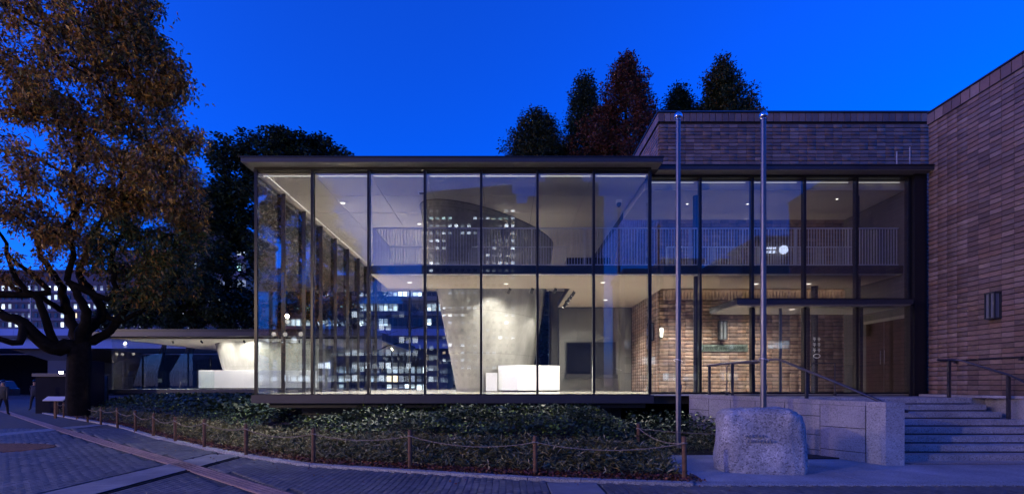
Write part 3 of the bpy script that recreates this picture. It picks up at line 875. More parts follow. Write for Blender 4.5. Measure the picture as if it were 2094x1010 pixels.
# ------------------------------------------------------------------ reception counter
rc = thing('reception_counter', 'bright white angular reception counter in front of the concrete cone', 'counter', (0.9, 18.2, FZ))
CP = [(0.41, 17.6), (1.95, 18.35), (1.62, 18.95), (-0.28, 18.02)]
def scale_poly(P, d):
    cx = sum(p[0] for p in P) / len(P); cyy = sum(p[1] for p in P) / len(P)
    return [(cx + (p[0] - cx) * d, cyy + (p[1] - cyy) * d) for p in P]
MB().prism(scale_poly(CP, 0.93), FZ, FZ + 0.06).build('toe_kick', M['black'], rc)
MB().prism(CP, FZ + 0.06, FZ + 0.92).build('body', M['white'], rc)
MB().prism(scale_poly(CP, 1.008), FZ + 0.921, FZ + 0.945).build('top', M['white'], rc)
MB().prism([(-0.72, 17.95), (-0.34, 17.85), (-0.31, 17.95), (-0.69, 18.05)], FZ + 0.03, FZ + 0.68).build('side_flap', M['counter_grey'], rc)

# ------------------------------------------------------------------ lamps
def spot_lamp(name, loc, target, power, angle=60, blend=0.6, col=(1.0, 0.925, 0.81), size=0.05):
    d = bpy.data.lights.new(name, 'SPOT'); d.energy = power * LP; d.spot_size = R(angle); d.spot_blend = blend; d.color = col; d.shadow_soft_size = size
    o = bpy.data.objects.new(name, d); COL.objects.link(o); o.location = loc
    o.rotation_euler = (Vector(target) - Vector(loc)).to_track_quat('-Z', 'Y').to_euler()
    return o
def spotlight(label, loc, target, power, angle=50, group='track spotlights'):
    t = thing('spotlight', label, 'spotlight', loc, group)
    MB().box(loc[0] - 0.015, loc[0] + 0.015, loc[1] - 0.015, loc[1] + 0.015, loc[2] - 0.05, loc[2]).build('stem', M['black'], t)
    d = (Vector(target) - Vector(loc)).normalized()
    p = Vector(loc) - Vector((0, 0, 0.09))
    MB().tube([p - d * 0.07, p + d * 0.09], [0.05, 0.05], 12).build('housing', M['black'], t)
    MB().tube([p + d * 0.092, p + d * 0.097], [0.042, 0.042], 12).build('lens', M['down_on'], t)
    if power:
        o = spot_lamp('spotlight_beam', (0, 0, 0), (0, 0, -1), power, angle)
        o.parent = t; o.location = (p + d * 0.11) - Vector(loc)
        o.rotation_euler = d.to_track_quat('-Z', 'Y').to_euler()
    return t
def downlight(label, x, y, z, power, angle=95, group='recessed downlights', r=0.06):
    t = thing('downlight', label, 'downlight', (x, y, z), group)
    MB().lathe([(r + 0.02, z - 0.012), (r + 0.02, z - 0.002)], x, y, 16).build('trim_ring', M['white'], t)
    MB().lathe([(r, z - 0.016), (r, z - 0.0125)], x, y, 16).build('lens', M['down_on'], t)
    if power:
        o = spot_lamp('downlight_beam', (0, 0, 0), (0, 0, -1), power, angle, 0.8, size=0.08)
        o.parent = t; o.location = (0, 0, -0.05)
        o.rotation_euler = (0, 0, 0)
    return t
for k, x in enumerate((0.1, 0.82, 1.55)):
    spotlight(('leftmost', 'middle', 'rightmost')[k] + ' of three spotlights hanging under the bridge before the cone', (x, 15.95, 4.575), [(-1.2, 18.7, 2.6), (-0.1, 18.6, 2.2), (0.75, 19.2, 2.4)][k], 320, 78)
for k in range(5):
    spotlight(('nearest', 'second nearest', 'middle', 'second farthest', 'farthest')[k] + ' spotlight of the slanting row at the soffit edge', (2.2, 16.45 + k * 0.62, 4.575),
              [(0.6, 17.7, 1.7), (1.1, 18.0, 1.6), (1.5, 18.3, 1.8), (3.2, 20, 2.5), (0.6, 18.9, 3.0)][k], [300, 340, 300, 150, 160][k], 60)
for k, (x, y, p) in enumerate([(-5.0, 15.4, 1900), (-5.0, 19.4, 2000), (-5.0, 23.6, 1900), (-2.6, 24.4, 1700), (1.2, 24.6, 900), (-3.0, 17.4, 1900)]):
    downlight(['front left corner', 'left side middle', 'left rear corner', 'rear centre', 'rear right', 'front void'][k] + ' downlight in the high hall ceiling', x, y, 7.07, p)
for k, (x, y, p) in enumerate([(-2.9, 15.1, 700), (0.0, 15.3, 760), (2.9, 15.1, 820), (3.6, 18.2, 1000), (5.8, 15.3, 880), (7.6, 15.3, 860), (9.2, 15.3, 70)]):
    downlight(['left end', 'centre left', 'centre', 'inner alcove', 'sign wall', 'entrance', 'far right'][k] + ' downlight in the soffit under the bridge', x, y, 4.58, p, 110)
for k, (x, y, p) in enumerate([(5.4, 15.0, 50), (7.2, 15.0, 36), (9.6, 14.6, 14)]):
    if k == 0: downlight('single downlight in the soffit of the entrance canopy', 7.95, 14.0, 3.61, 50, 110)
    downlight(['left', 'middle', 'right'][k] + ' small downlight in the upper ceiling of the entrance glazing', x, y, 6.9, p, 120, r=0.03)

# ================================================================== entrance glazing (right of the pavilion)
EX0, EX1, ED = 3.86, 10.95, 13.65
ent = thing('entrance_glazing', 'two storey dark framed glazed entrance between pavilion and brick wing', 'building', (7.4, 15, 0))
MB().box(PX1 + 0.06, 11.3, ED - 0.05, HD, 1.0, FZ - 0.03).build('floor_slab', M['edge'], ent)
MB().box(PX1 + 0.26, 11.3, ED + 0.02, HD, FZ - 0.029, FZ).build('floor', M['floor'], ent)
MB().box(4.025, 11.34, ED - 0.35, HD - 0.03, 7.20, 7.295).build('roof', M['fascia'], ent)
MB().box(4.045, 11.34, ED - 0.37, HD - 0.025, 7.297, 7.325).build('roof_cap', M['black'], ent)
MB().box(4.03, 11.34, ED - 0.33, ED + 0.02, 7.186, 7.198).build('soffit', M['soffit'], ent)
MB().box(EX0, 11.3, ED - 0.02, ED + 0.14, 7.125, 7.184).build('header', M['black'], ent)
MB().box(PX1 + 0.05, 11.3, ED + 0.3, HD - 0.03, 6.9, 7.16).build('ceiling', M['ceil'], ent)
em = (EX1 - EX0) / 5
ep = MB().box(-em / 2 + 0.034, em / 2 - 0.034, 0, 0.014, 0, 7.125 - FZ).mesh('glass_pane', M['glass'])
for i in range(5):
    link('glass_pane', ep, ent, Vector((EX0 + (i + 0.5) * em, ED + 0.03, FZ)) - wloc(ent))
    MB().box(EX0 + (i + 1) * em - 0.03, EX0 + (i + 1) * em + 0.03, ED, ED + 0.15, FZ, 7.125).build('mullion', M['mull'], ent)
    MB().box(EX0 + i * em + 0.1, EX0 + (i + 1) * em - 0.1, ED + 0.22, ED + 0.235, 7.07, 7.085).build('led_strip', M['led'], ent)
MB().box(EX0, 11.0, ED - 0.01, ED + 0.12, FZ + 0.001, FZ + 0.045).build('sill', M['mull'], ent)
MB().box(11.0, 11.33, ED - 0.1, ED + 0.05, 1.2, 7.18).build('dark_infill', M['black'], ent)
MB().box(11.06, 11.3, ED + 0.06, HD, FZ, 6.89).build('end_wall', M['dark_panel'], ent)
# canopy
cn = [(6.1, 13.3), (10.76, 13.3), (10.76, 15.1), (6.1, 15.1)]
MB().prism(cn, 3.64, 3.77).build('canopy', M['fascia'], ent)
MB().prism([(6.14, 13.34), (10.72, 13.34), (10.72, 15.08), (6.14, 15.08)], 3.61, 3.639).build('canopy_soffit', M['soffit'], ent)
MB().prism([(6.08, 13.28), (10.78, 13.28), (10.78, 15.11), (6.08, 15.11)], 3.771, 3.79).build('canopy_cap', M['black'], ent)
MB().box(10.7, 10.76, 13.32, 13.38, 1.204, 3.608).build('canopy_post', M['mull'], ent)
# transom, door leaves
for x in (6.75, 8.25, 9.7):
    MB().box(x - 0.04, x + 0.04, ED + 0.08, ED + 0.2, FZ + 0.046, 3.60).build('door_post', M['mull'], ent)
MB().box(7.47, 7.53, ED + 0.09, ED + 0.14, FZ + 0.046, 3.60).build('door_stile', M['steel'], ent)
# wooden double door in the end wall
for k in range(2):
    y0_ = 13.95 + k * 0.74
    dl = MB().box(11.03, 11.058, y0_, y0_ + 0.73, FZ + 0.01, 3.35).build('wooden_door', M['door_wood'], ent)
    yh = y0_ + (0.66 if k == 0 else 0.07)
    MB().tube([(10.98, yh, FZ + 0.85), (10.98, yh, FZ + 1.25)], 0.015, 8).build('handle', M['steel'], dl)
MB().box(11.02, 11.058, 14.682, 14.688, FZ + 0.01, 3.35).build('door_seam', M['steel'], ent)
MB().box(11.01, 11.058, 13.9, 15.5, 3.36, 3.44).build('door_head', M['soffit'], ent)
# steel columns inside
def column(label, x, y, r, z0, z1):
    t = thing('steel_column', label, 'column', (x, y, z0), 'dark steel columns in the entrance')
    MB().tube([(x, y, z0), (x, y, z1)], r, 16).build('shaft', M['steel_dark'], t)
    MB().lathe([(r + 0.05, z0), (r + 0.05, z0 + 0.015)], x, y, 16).build('base_plate', M['steel_dark'], t)
    return t
for args in [('dark steel column nearest the pavilion corner behind the tall flagpole', 5.42, 14.35, 0.075), ('dark steel column before the far right end of the brick wall', 10.05, 14.4, 0.085)]:
    column(args[0], args[1], args[2], args[3], FZ, 4.58)
    column(args[0] + ', upper storey length', args[1], args[2] + 0.05, args[3], 4.79, 6.9)
col3 = column('dark steel column carrying white lettering in front of the brick wall', 9.62, 15.7, 0.1, FZ, 4.58)
for r in range(3):
    for c in range(2):
        z = 2.92 - r * 0.17; x = 9.55 + c * 0.14
        mk = MB().box(x - 0.045, x + 0.045, 15.575, 15.585, z - 0.012, z + 0.012).box(x - 0.012, x + 0.012, 15.575, 15.584, z - 0.06, z + 0.055).box(x - 0.04, x + 0.03, 15.575, 15.584, z + 0.035, z + 0.055)
        mk.build('lettering', M['white_mark'], col3)
MB().tube([(9.62 + 0.1 * math.cos(t), 15.58, 2.40 + 0.06 * math.sin(t)) for t in np.linspace(0, 2 * math.pi, 17)], 0.012, 6, cap=False).build('lettering_ring', M['white_mark'], col3)

# grille band lit from above on the brick wall
gb = thing('brick_grille', 'band of small upright ceramic ribs along the top of the lower brick wall', 'grille', (8, 16.4, 4.1))
rib = MB().bbox(-0.035, 0.035, -0.03, 0.03, 0, 0.28, 0.004).mesh('rib', BR[5])
for k in range(62):
    link('rib', rib, gb, Vector((HX + 0.15 + k * 0.1, HD - 0.055, 4.29)) - wloc(gb))
M['cove'] = emit('cove_strip', (1.0, 0.78, 0.5), 9.0)
gl_ = MB().box(HX + 0.1, 11.0, HD - 0.26, HD - 0.22, 4.66, 4.68).build('led_strip', M['cove'], gb)

# sign plaque with relief lettering
sg = thing('bronze_plaque', 'narrow verdigris bronze nameplate with raised lettering on the brick wall', 'sign', (7, HD - 0.05, 2.6))
MB().bbox(6.12, 7.9, HD - 0.055, HD - 0.022, 2.60, 2.82, 0.01).build('plate', M['verdigris'], sg)
tcu = bpy.data.curves.new('lettering', 'FONT'); tcu.body = '大阪市立東洋陶磁美術館'; tcu.size = 0.17; tcu.extrude = 0.006; tcu.align_x = 'CENTER'
to = bpy.data.objects.new('lettering_tmp', tcu); COL.objects.link(to)
bpy.context.view_layer.update()
tme = bpy.data.meshes.new_from_object(to.evaluated_get(bpy.context.evaluated_depsgraph_get()))
bpy.data.objects.remove(to)
if len(tme.vertices) > 20:
    wv = [v.co.x for v in tme.vertices]; sc_ = 1.62 / max(0.1, max(wv) - min(wv))
    tme.transform(Matrix.Scale(sc_, 4)); tme.transform(Matrix.Rotation(R(90), 4, 'X'))
    tme.materials.clear(); tme.materials.append(M['verdigris_dark'])
    link('lettering', tme, sg, Vector((7.01, HD - 0.062, 2.645)) - wloc(sg))

# wall lanterns
def lantern(label, loc, nrm, lit, h=0.62):
    t = thing('wall_lantern', label, 'wall lamp', loc, 'box wall lanterns')
    n = Vector(nrm); u = Vector((-n.y, n.x, 0))
    def B(name, u0, u1, d0, d1, z0, z1, m):
        P = [Vector(loc) + u * a + n * d for a, d in ((u0, d0), (u1, d0), (u1, d1), (u0, d1))]
        return MB().prism([(p.x, p.y) for p in P], loc[2] + z0, loc[2] + z1).build(name, m, t)
    B('back_plate', -0.125, 0.125, 0.019, 0.04, -h / 2, h / 2, M['lamp_frame'])
    B('top_cap', -0.125, 0.125, 0.041, 0.2, h / 2 - 0.03, h / 2, M['lamp_frame'])
    B('bottom_cap', -0.125, 0.125, 0.041, 0.2, -h / 2, -h / 2 + 0.03, M['lamp_frame'])
    for a in (-0.113, 0.0, 0.113):
        B('frame_bar', a - 0.012, a + 0.012, 0.17, 0.195, -h / 2 + 0.031, h / 2 - 0.031, M['lamp_frame'])
    for a in (-0.057, 0.057):
        B('glass_panel', a - 0.043, a + 0.043, 0.06, 0.17, -h / 2 + 0.032, h / 2 - 0.032, M['lamp_on'] if lit else M['lamp_glass'])
    return t
lantern('unlit box lantern on the tall brick wall above the steps', (XW, 11.62, 3.33), (-1, 0, 0), False)
lantern('unlit dark lantern on the inner brick wall above the plaque', (7.05, HD, 3.28), (0, -1, 0), False)
lantern('dark lantern on the inner brick return behind the pavilion corner glass', (HX, 17.1, 3.3), (-1, 0, 0), False)
t = thing('corner_lamp', 'small glowing tube lamp on the brick corner inside the glass', 'wall lamp', (5.05, 16.38, 3.2))
MB().box(5.02, 5.10, 16.42, 16.478, 3.0, 3.38).build('bracket', M['lamp_frame'], t)
MB().tube([(5.06, 16.38, 3.08), (5.06, 16.38, 3.34)], [0.03, 0.045], 10).build('glass_tube', M['lamp_on'], t)

# roof glass fins beside the brick wing
for k, (x, y, z1) in enumerate([(10.72, 13.8, 7.9), (11.2, 13.95, 8.1)]):
    o = MB().box(x - 0.012, x + 0.012, y, y + 0.02, 7.326, z1).build('roof_rod', M['rail'], None, loc=(x, y, 7.326))
    tag(o, ('shorter' if k == 0 else 'taller') + ' thin upright rod on the roof edge beside the brick wing', 'rod', 'roof edge rods')

# ceiling camera in the hall
cm = thing('ceiling_camera', 'small white dome camera on the ceiling near the brick return', 'camera', (3.4, 15.2, 7.0))
MB().box(3.32, 3.48, 15.1, 15.26, 6.98, 7.068).build('mount', M['white'], cm)
MB().lathe([(0.02, 6.86), (0.055, 6.89), (0.07, 6.94), (0.07, 6.979)], 3.4, 15.18, 14).build('dome', M['lamp_frame'], cm)
cm = thing('air_vent', 'small square speaker grille in the hall ceiling', 'vent', (-2.45, 14.6, 7.0))
MB().box(-2.55, -2.35, 14.5, 14.7, 7.055, 7.069).build('frame', M['white'], cm)
MB().box(-2.52, -2.38, 14.53, 14.67, 7.048, 7.054).build('grille', M['black'], cm)

# ================================================================== low left wing
LW0, LW1, LD, LB = -22.2, -7.4, 28.3, 41
lw = thing('left_wing', 'low single storey glazed wing with flat roof at the left', 'building', (-15, 34, 0))
MB().box(LW0 - 0.15, LW1, LD - 0.15, LB, 1.03, FZ - 0.002).build('floor_slab', M['edge'], lw)
MB().box(LW0 + 0.05, LW1, LD + 0.03, LB, FZ - 0.001, FZ + 0.004).build('floor', M['floor'], lw)
MB().prism([(LW0 - 0.65, LD - 0.65), (LW1, LD - 0.65), (LW1, LB), (LW0 - 0.65, LB)], 4.18, 4.42).build('roof', M['fascia'], lw)
MB().prism([(LW0 - 0.2, LD - 0.3), (LW1, LD - 0.3), (LW1, LB), (LW0 - 0.2, LB)], 4.421, 4.62).build('roof_upstand', M['black'], lw)
MB().box(LW0 - 0.02, LW1, LD - 0.05, LD + 0.1, 4.1, 4.178).build('header', M['black'], lw)
MB().box(LW0, LW1, LD + 0.12, LB, 4.12, 4.17).build('ceiling', M['ceil'], lw)
n = 8; lm = (LW1 - LW0) / n
for i in range(n):
    MB().box(LW0 + i * lm + 0.01, LW0 + (i + 1) * lm - 0.01, LD, LD + 0.014, FZ + 0.005, 4.1).build('glass_pane', M['glass_side'], lw)
for j in range(6):
    MB().box(LW0, LW0 + 0.014, LD + 0.03 + j * 2.1, LD + 0.03 + (j + 1) * 2.1 - 0.02, FZ + 0.005, 4.1).build('glass_pane', M['glass_side'], lw)
for i in range(9):
    x = LW0 + i * lm
    MB().box(x - 0.03, x + 0.03, LB - 0.1, LB + 0.05, FZ, 4.1).build('rear_mullion', M['fin'], lw)
for i in range(5):
    MB().box(LW0 + 0.4 + i * 1.0, LW0 + 0.4 + (i + 1) * 1.0 - 0.02, LD + 0.7, LD + 0.715, FZ + 0.005, FZ + 1.05).build('balustrade_glass', M['glass_bal'], lw)
lc = thing('long_counter', 'long pale counter inside the low left wing', 'counter', (-15, 29.8, FZ))
MB().box(-18.2, -11.6, 29.9, 30.7, FZ + 0.005, FZ + 0.07).build('toe_kick', M['black'], lc)
MB().bbox(-18.25, -11.55, 29.85, 30.75, FZ + 0.071, FZ + 1.12, 0.008).build('body', M['white'], lc)
for k, (x, y, p, tx, ty) in enumerate([(-19.6, 29.6, 1100, -19.6, 30.6), (-15.2, 29.2, 560, -15.2, 31.5), (-12.0, 29.2, 560, -12.6, 31.5), (-9, 30.5, 800, -9.5, 31.5), (-17.8, 29.4, 560, -16.6, 31.2)]):
    spotlight(['far left end', 'middle', 'right of middle', 'right end', 'left of middle'][k] + ' ceiling spotlight inside the low left wing', (x, y, 4.115), (tx, ty, 2.2), p, 120, 'spotlights of the left wing')

# ================================================================== flagpoles, boulder, handrails
def flagpole(label, x, y, z0, r, top):
    t = thing('flagpole', label, 'flagpole', (x, y, z0), 'flagpoles before the entrance')
    MB().tube([(x, y, z0), (x, y, z0 + 3), (x, y, top)], [r, r * 0.98, r * 0.86], 18).build('pole', M['steel'], t)
    prof = [(0.005, top + 0.0)] + [(0.085 * math.sin(a), top + 0.085 - 0.085 * math.cos(a)) for a in np.linspace(0.35, math.pi - 0.03, 9)]
    MB().lathe([(r, top), (0.06, top + 0.01)], x, y, 16).build('collar', M['chrome'], t)
    MB().lathe([(max(a, 0.004), b) for a, b in prof[1:]], x, y, 18).build('finial', M['chrome'], t)
    zt = z0 + (1.75 if 'left' in label else 1.18)
    pts = [(x + (r + 0.015) * 1.25 * math.cos(a), y + (r + 0.015) * 1.25 * math.sin(a), 2.0 + 0.035 * math.cos(a + 2.6)) for a in np.linspace(0, 2 * math.pi, 21)]
    MB().tube(pts, 0.007, 6, cap=False).build('halyard_loop', M['white'], t)
    MB().box(x + r, x + r + 0.02, y - 0.01, y + 0.01, 1.4, 1.5).build('cleat', M['steel'], t)
    return t
flagpole('left flagpole standing in the ivy bed before the pavilion corner', 3.58, 10.47, 0.2, 0.054, 7.0)
flagpole('right flagpole rising behind the granite boulder', 5.2, 10.17, 0.0, 0.058, 6.85)

# boulder
bl = thing('monument_boulder', 'rounded rough granite boulder with faint inscription before the steps', 'boulder', (4.35, 8.75, 0.02))
nu, nv = 110, 60
vs = []; fs = []
def sup(c, p): return math.copysign(abs(c) ** p, c)
brng = np.random.default_rng(3)
for j in range(nv + 1):
    ph = -math.pi / 2 + math.pi * j / nv
    for i in range(nu):
        tt = 2 * math.pi * i / nu
        cx_, sx_ = math.cos(tt), math.sin(tt); cp, sp_ = math.cos(ph), math.sin(ph)
        x = 0.715 * sup(cp, 0.30) * sup(cx_, 0.42); y = 0.45 * sup(cp, 0.30) * sup(sx_, 0.5); z = 0.60 * sup(sp_, 0.30)
        f = (z + 0.62) / 1.24
        x *= 1.0 - 0.10 * f * f; y *= 1.0 - 0.10 * f
        x += 0.01 * math.sin(5 * z + 1) + 0.01 * math.sin(7 * y + 3 * z); y += 0.02 * math.sin(3 * x + 4 * z); z += 0.014 * math.sin(4 * x + 1.0) - 0.015 * x
        from mathutils import noise as _mn
        q3 = Vector((x * 3, y * 3, z * 3)); dn = 0.030 * _mn.noise(q3) + 0.016 * _mn.noise(q3 * 3.1) + 0.008 * _mn.noise(q3 * 8)
        x += dn * sup(cx_, 1) * 1.2; y += dn * sup(sx_, 1) * 1.2; z += dn * 0.8
        ang = R(-14)
        vs.append((4.38 + x * math.cos(ang) - y * math.sin(ang), 8.72 + x * math.sin(ang) + y * math.cos(ang), 0.50 + z))
for j in range(nv):
    for i in range(nu):
        k = (i + 1) % nu
        fs.append((j * nu + i, j * nu + k, (j + 1) * nu + k, (j + 1) * nu + i))
MB().add(vs, fs, 0, True).build('stone', M['boulder'], bl)
ang = R(-14)
ins = MB()
for r, (n_, u0) in enumerate([(7, -0.30), (9, -0.27)]):
    for k in range(n_):
        u = u0 + k * 0.05; z = 0.66 - r * 0.085
        h = 0.03 + 0.012 * ((k * 7 + r) % 3); wv_ = 0.017
        yy = -0.455 + 0.02 * math.sin(3 * u + 4 * (z - 0.5))
        cx_, cy2 = 4.38 + u * math.cos(ang) - yy * math.sin(ang), 8.72 + u * math.sin(ang) + yy * math.cos(ang)
        ins.box(cx_ - wv_, cx_ + wv_, cy2 - 0.004, cy2 + 0.02, z - h / 2, z - h / 2 + 0.008).box(cx_ - 0.004, cx_ + 0.004, cy2 - 0.0045, cy2 + 0.02, z - h / 2 + 0.009, z + h / 2)
ins.build('inscription', M['engraving'], bl)['kind'] = 'stuff'

# handrails
def handrail(label, path, posts, r=0.021):
    t = thing('handrail', label, 'handrail', posts[0][0:2] + (posts[0][2],), 'dark metal handrails')
    MB().tube(path, r, 10).build('top_rail', M['rail_dark'], t)
    for (x, y, z0, z1) in posts:
        MB().box(x - 0.028, x + 0.028, y - 0.028, y + 0.028, z0, z1).build('post', M['rail_dark'], t)
    return t
handrail('dark handrail along the cheek wall bending down the steps', [(5.36, 13.38, 2.02), (5.8, 12.85, 2.06), (6.40, 11.98, 2.11), (6.46, 11.9, 2.10), (7.05, 10.8, 1.57), (7.62, 9.72, 1.02), (7.66, 9.6, 1.0)],
         [(5.38, 13.32, 1.24, 2.0), (5.78, 12.86, 1.2, 2.04), (6.76, 11.32, 0.9, 1.80), (7.5, 9.95, 0.15, 1.13)], 0.03)
handrail('short dark rail left of the entrance doors', [(5.92, 13.5, 1.28), (5.92, 13.5, 2.08), (6.75, 13.5, 2.08)], [(5.92, 13.5, 1.205, 1.3)], 0.016)
handrail('short dark rail right of the entrance doors', [(8.2, 13.5, 2.08), (8.82, 13.5, 2.08), (8.82, 13.5, 1.28)], [(8.82, 13.5, 1.205, 1.3)], 0.016)
handrail('dark handrail descending the right side of the steps by the brick wall', [(10.3, 12.02, 2.10), (10.62, 12.0, 2.10), (10.72, 11.85, 2.08), (11.05, 11.05, 1.72), (11.0, 9.9, 1.18)],
         [(10.56, 12.0, 1.204, 2.09), (11.06, 11.08, 0.74, 1.72)], 0.024)
# level wall rail at the right
handrail('thin level rail fixed along the brick wing', [(11.22, 13.0, 2.12), (11.22, 10.2, 2.12)], [(11.25, 12.6, 2.04, 2.11), (11.25, 11.0, 2.04, 2.11)], 0.014)

# ================================================================== rope fence
FP = [(2.78, 7.83), (0.48, 8.22), (-1.69, 8.85), (-3.62, 9.45), (-5.4, 10.45), (-7.05, 11.75), (-8.55, 13.0), (-10.06, 14.35), (-11.6, 15.75), (-13.4, 17.35), (-15.1, 18.75), (-16.8, 20.2), (-18.5, 21.7), (-20.4, 23.2), (-22.2, 24.9)]
FP2 = [(2.72, 10.35), (5.98, 10.25)]
def post_label(i):
    return ['fence post at the front corner of the bed beside the apron', 'fence post second from the boulder along the walk', 'fence post in the middle of the front bed edge', 'fence post below the left pavilion corner',
            'fifth fence post from the boulder along the kerb', 'sixth fence post from the boulder along the kerb', 'seventh fence post from the boulder along the kerb', 'eighth fence post from the boulder along the kerb',
            'ninth fence post from the boulder along the kerb', 'tenth fence post from the boulder along the kerb', 'eleventh fence post from the boulder along the kerb', 'twelfth fence post from the boulder, near the big tree',
            'thirteenth fence post from the boulder, before the tree trunk', 'fourteenth fence post from the boulder, before dark hoarding', 'last fence post at the far left end of the bed'][i]
tops = []
def fence_post(x, y, label, lean=0.0):
    z0 = 0.02; h = 0.68 + random.uniform(-0.03, 0.03)
    o = MB()
    lx = random.uniform(-0.02, 0.02) + lean
    pr = [(0.037, z0), (0.038, 0.3), (0.036, z0 + h - 0.02), (0.027, z0 + h)]
    n = 10; vs = []; fs = []
    for r, z in pr:
        for k in range(n):
            a = 2 * math.pi * k / n
            vs.append((x + lx * z + r * math.cos(a) * (1 + 0.08 * math.sin(3 * a)), y + r * math.sin(a), z))
    for i in range(len(pr) - 1):
        for k in range(n): fs.append((i * n + k, i * n + (k + 1) % n, (i + 1) * n + (k + 1) % n, (i + 1) * n + k))
    fs.append(tuple(len(vs) - n + k for k in range(n)))
    t = thing('fence_post', 'low round wooden ' + label, 'fence post', (x, y, 0), 'wooden posts of the rope fence')
    MB().add(vs, fs, 0, True).build('stake', M['wood'], t)
    zr = z0 + h - 0.1
    MB().tube([(x + lx * zr + 0.043 * math.cos(a), y + 0.043 * math.sin(a), zr + 0.006 * math.sin(2 * a)) for a in np.linspace(0, 2 * math.pi, 13)], 0.008, 6, cap=False).build('rope_knot', M['rope'], t)
    return Vector((x + lx * zr, y, zr))
T1 = [fence_post(x, y, post_label(i)) for i, (x, y) in enumerate(FP)]
T2 = [fence_post(2.72, 10.35, 'fence post behind the left flagpole'), fence_post(5.98, 10.25, 'dark leaning fence post right behind the boulder', 0.08)]
def rope(a, b, sag, label):
    d = (b - a); pts = []
    for t in np.linspace(0.0, 1.0, 15):
        p = a + d * t; p = p + Vector((0, -0.05, -sag * 4 * t * (1 - t))); pts.append(p)
    o = MB().tube(pts, 0.0065, 6).build('rope', M['rope'], None, loc=tuple(a))
    tag(o, label, 'rope', 'ropes of the fence')
ordn = ['first', 'second', 'third', 'fourth', 'fifth', 'sixth', 'seventh', 'eighth', 'ninth', 'tenth', 'eleventh', 'twelfth', 'thirteenth', 'fourteenth']
for i in range(len(T1) - 1):
    rope(T1[i], T1[i + 1], random.uniform(0.07, 0.13), ordn[i] + ' sagging rope span of the front fence counted from the boulder')
rope(T1[0], T2[0], 0.10, 'rope span running back from the front corner post to the flagpole post')
rope(T2[0], T2[1], 0.10, 'rear rope span passing behind the flagpole and the boulder')

# ================================================================== planting
def leaves(C, L, Wd, pitch=(-0.6, 0.6), fold=0.15, rg=rng, az=None):
    n = len(C)
    az = rg.uniform(0, 2 * np.pi, n) if az is None else az
    pt = rg.uniform(pitch[0], pitch[1], n)
    d = np.c_[np.cos(az) * np.cos(pt), np.sin(az) * np.cos(pt), np.sin(pt)]
    s = np.c_[-np.sin(az), np.cos(az), np.zeros(n)]
    up = np.cross(d, s)
    roll = rg.uniform(-0.9, 0.9, n)[:, None]
    s = s * np.cos(roll) + up * np.sin(roll)
    up = np.cross(d, s)
    L = np.asarray(L)[:, None] if np.ndim(L) else L
    Wd = np.asarray(Wd)[:, None] if np.ndim(Wd) else Wd
    b = C; tip = C + d * L - np.array([0, 0, 0.12]) * L; mid = C + d * L * 0.45 + up * fold * Wd
    V = np.stack([b, mid + s * Wd * 0.5, tip, mid - s * Wd * 0.5], 1).reshape(-1, 3)
    Q = np.arange(4 * n).reshape(-1, 4)
    return V, Q
def leaf_obj(name, C, L, Wd, mats, p, parent=None, loc=None, pitch=(-0.6, 0.6), fold=0.15, kind=None, az=None):
    V, Q = leaves(C, L, Wd, pitch, fold, az=az)
    off = np.array(wloc(parent)) if parent is not None else (np.array(loc) if loc is not None else np.zeros(3))
    o = link(name, fast_mesh(name, V - off, Q, [LF[m] for m in mats], rng.choice(len(mats), size=len(Q), p=p)), parent, loc if parent is None else None)
    if kind: o['kind'] = kind
    return o
def sample_bed(n, tmin, tmax, xlo=-24.5, xhi=2.9, bias=1.0, back=None):
    """random points on the mound, density falling with distance from the camera"""
    out = np.zeros((0, 3))
    while len(out) < n:
        m = n * 3
        x = rng.uniform(xlo, xhi, m); f = bed_front(x)
        t = tmin + (tmax - tmin) * rng.uniform(0, 1, m) ** bias
        d = f + t
        keep = rng.uniform(0, 1, m) < np.clip((9.0 / d) ** 1.6, 0, 1)
        if back is not None: keep &= d < np.where(x > -6.7, back, 28.0)
        keep &= ~((x < -6.7) & (d > 27.9))
        x, d = x[keep], d[keep]
        out = np.vstack([out, np.c_[x, d, bed_z(x, d)]])
    return out[:n]
# dwarf bamboo along the front
C = sample_bed(24000, 0.34, 1.9)
hmax = 0.12 + 0.24 * np.clip((C[:, 1] - bed_front(C[:, 0]) - 0.3) / 0.4, 0, 1) - 0.22 * np.clip((C[:, 1] - bed_front(C[:, 0]) - 1.45) / 0.35, 0, 1)
C[:, 2] += rng.uniform(0.02, 1, len(C)) * hmax * (0.75 + 0.25 * np.sin(C[:, 0] * 5) * np.cos(C[:, 1] * 6))
o = leaf_obj('dwarf_bamboo', C, rng.uniform(0.09, 0.19, len(C)), rng.uniform(0.016, 0.03, len(C)), ['bamboo', 'olive', 'green', 'straw'], [.46, .22, .14, .18], pitch=(-0.5, 1.0))
tag(o, 'low bamboo grass with narrow leaves filling the front of the bed', 'ground cover', kind='stuff')
# also right of the first post, behind the apron
C = sample_bed(2600, 0.1, 1.6, 3.05, 5.95); C[:, 2] += rng.uniform(0.02, 0.28, len(C))
o = leaf_obj('dwarf_bamboo', C, rng.uniform(0.09, 0.17, len(C)), rng.uniform(0.016, 0.03, len(C)), ['bamboo', 'olive', 'green', 'straw'], [.45, .26, .23, .06], pitch=(-0.5, 1.0))
tag(o, 'low bamboo grass between the flagpole and the granite cheek wall', 'ground cover', kind='stuff')
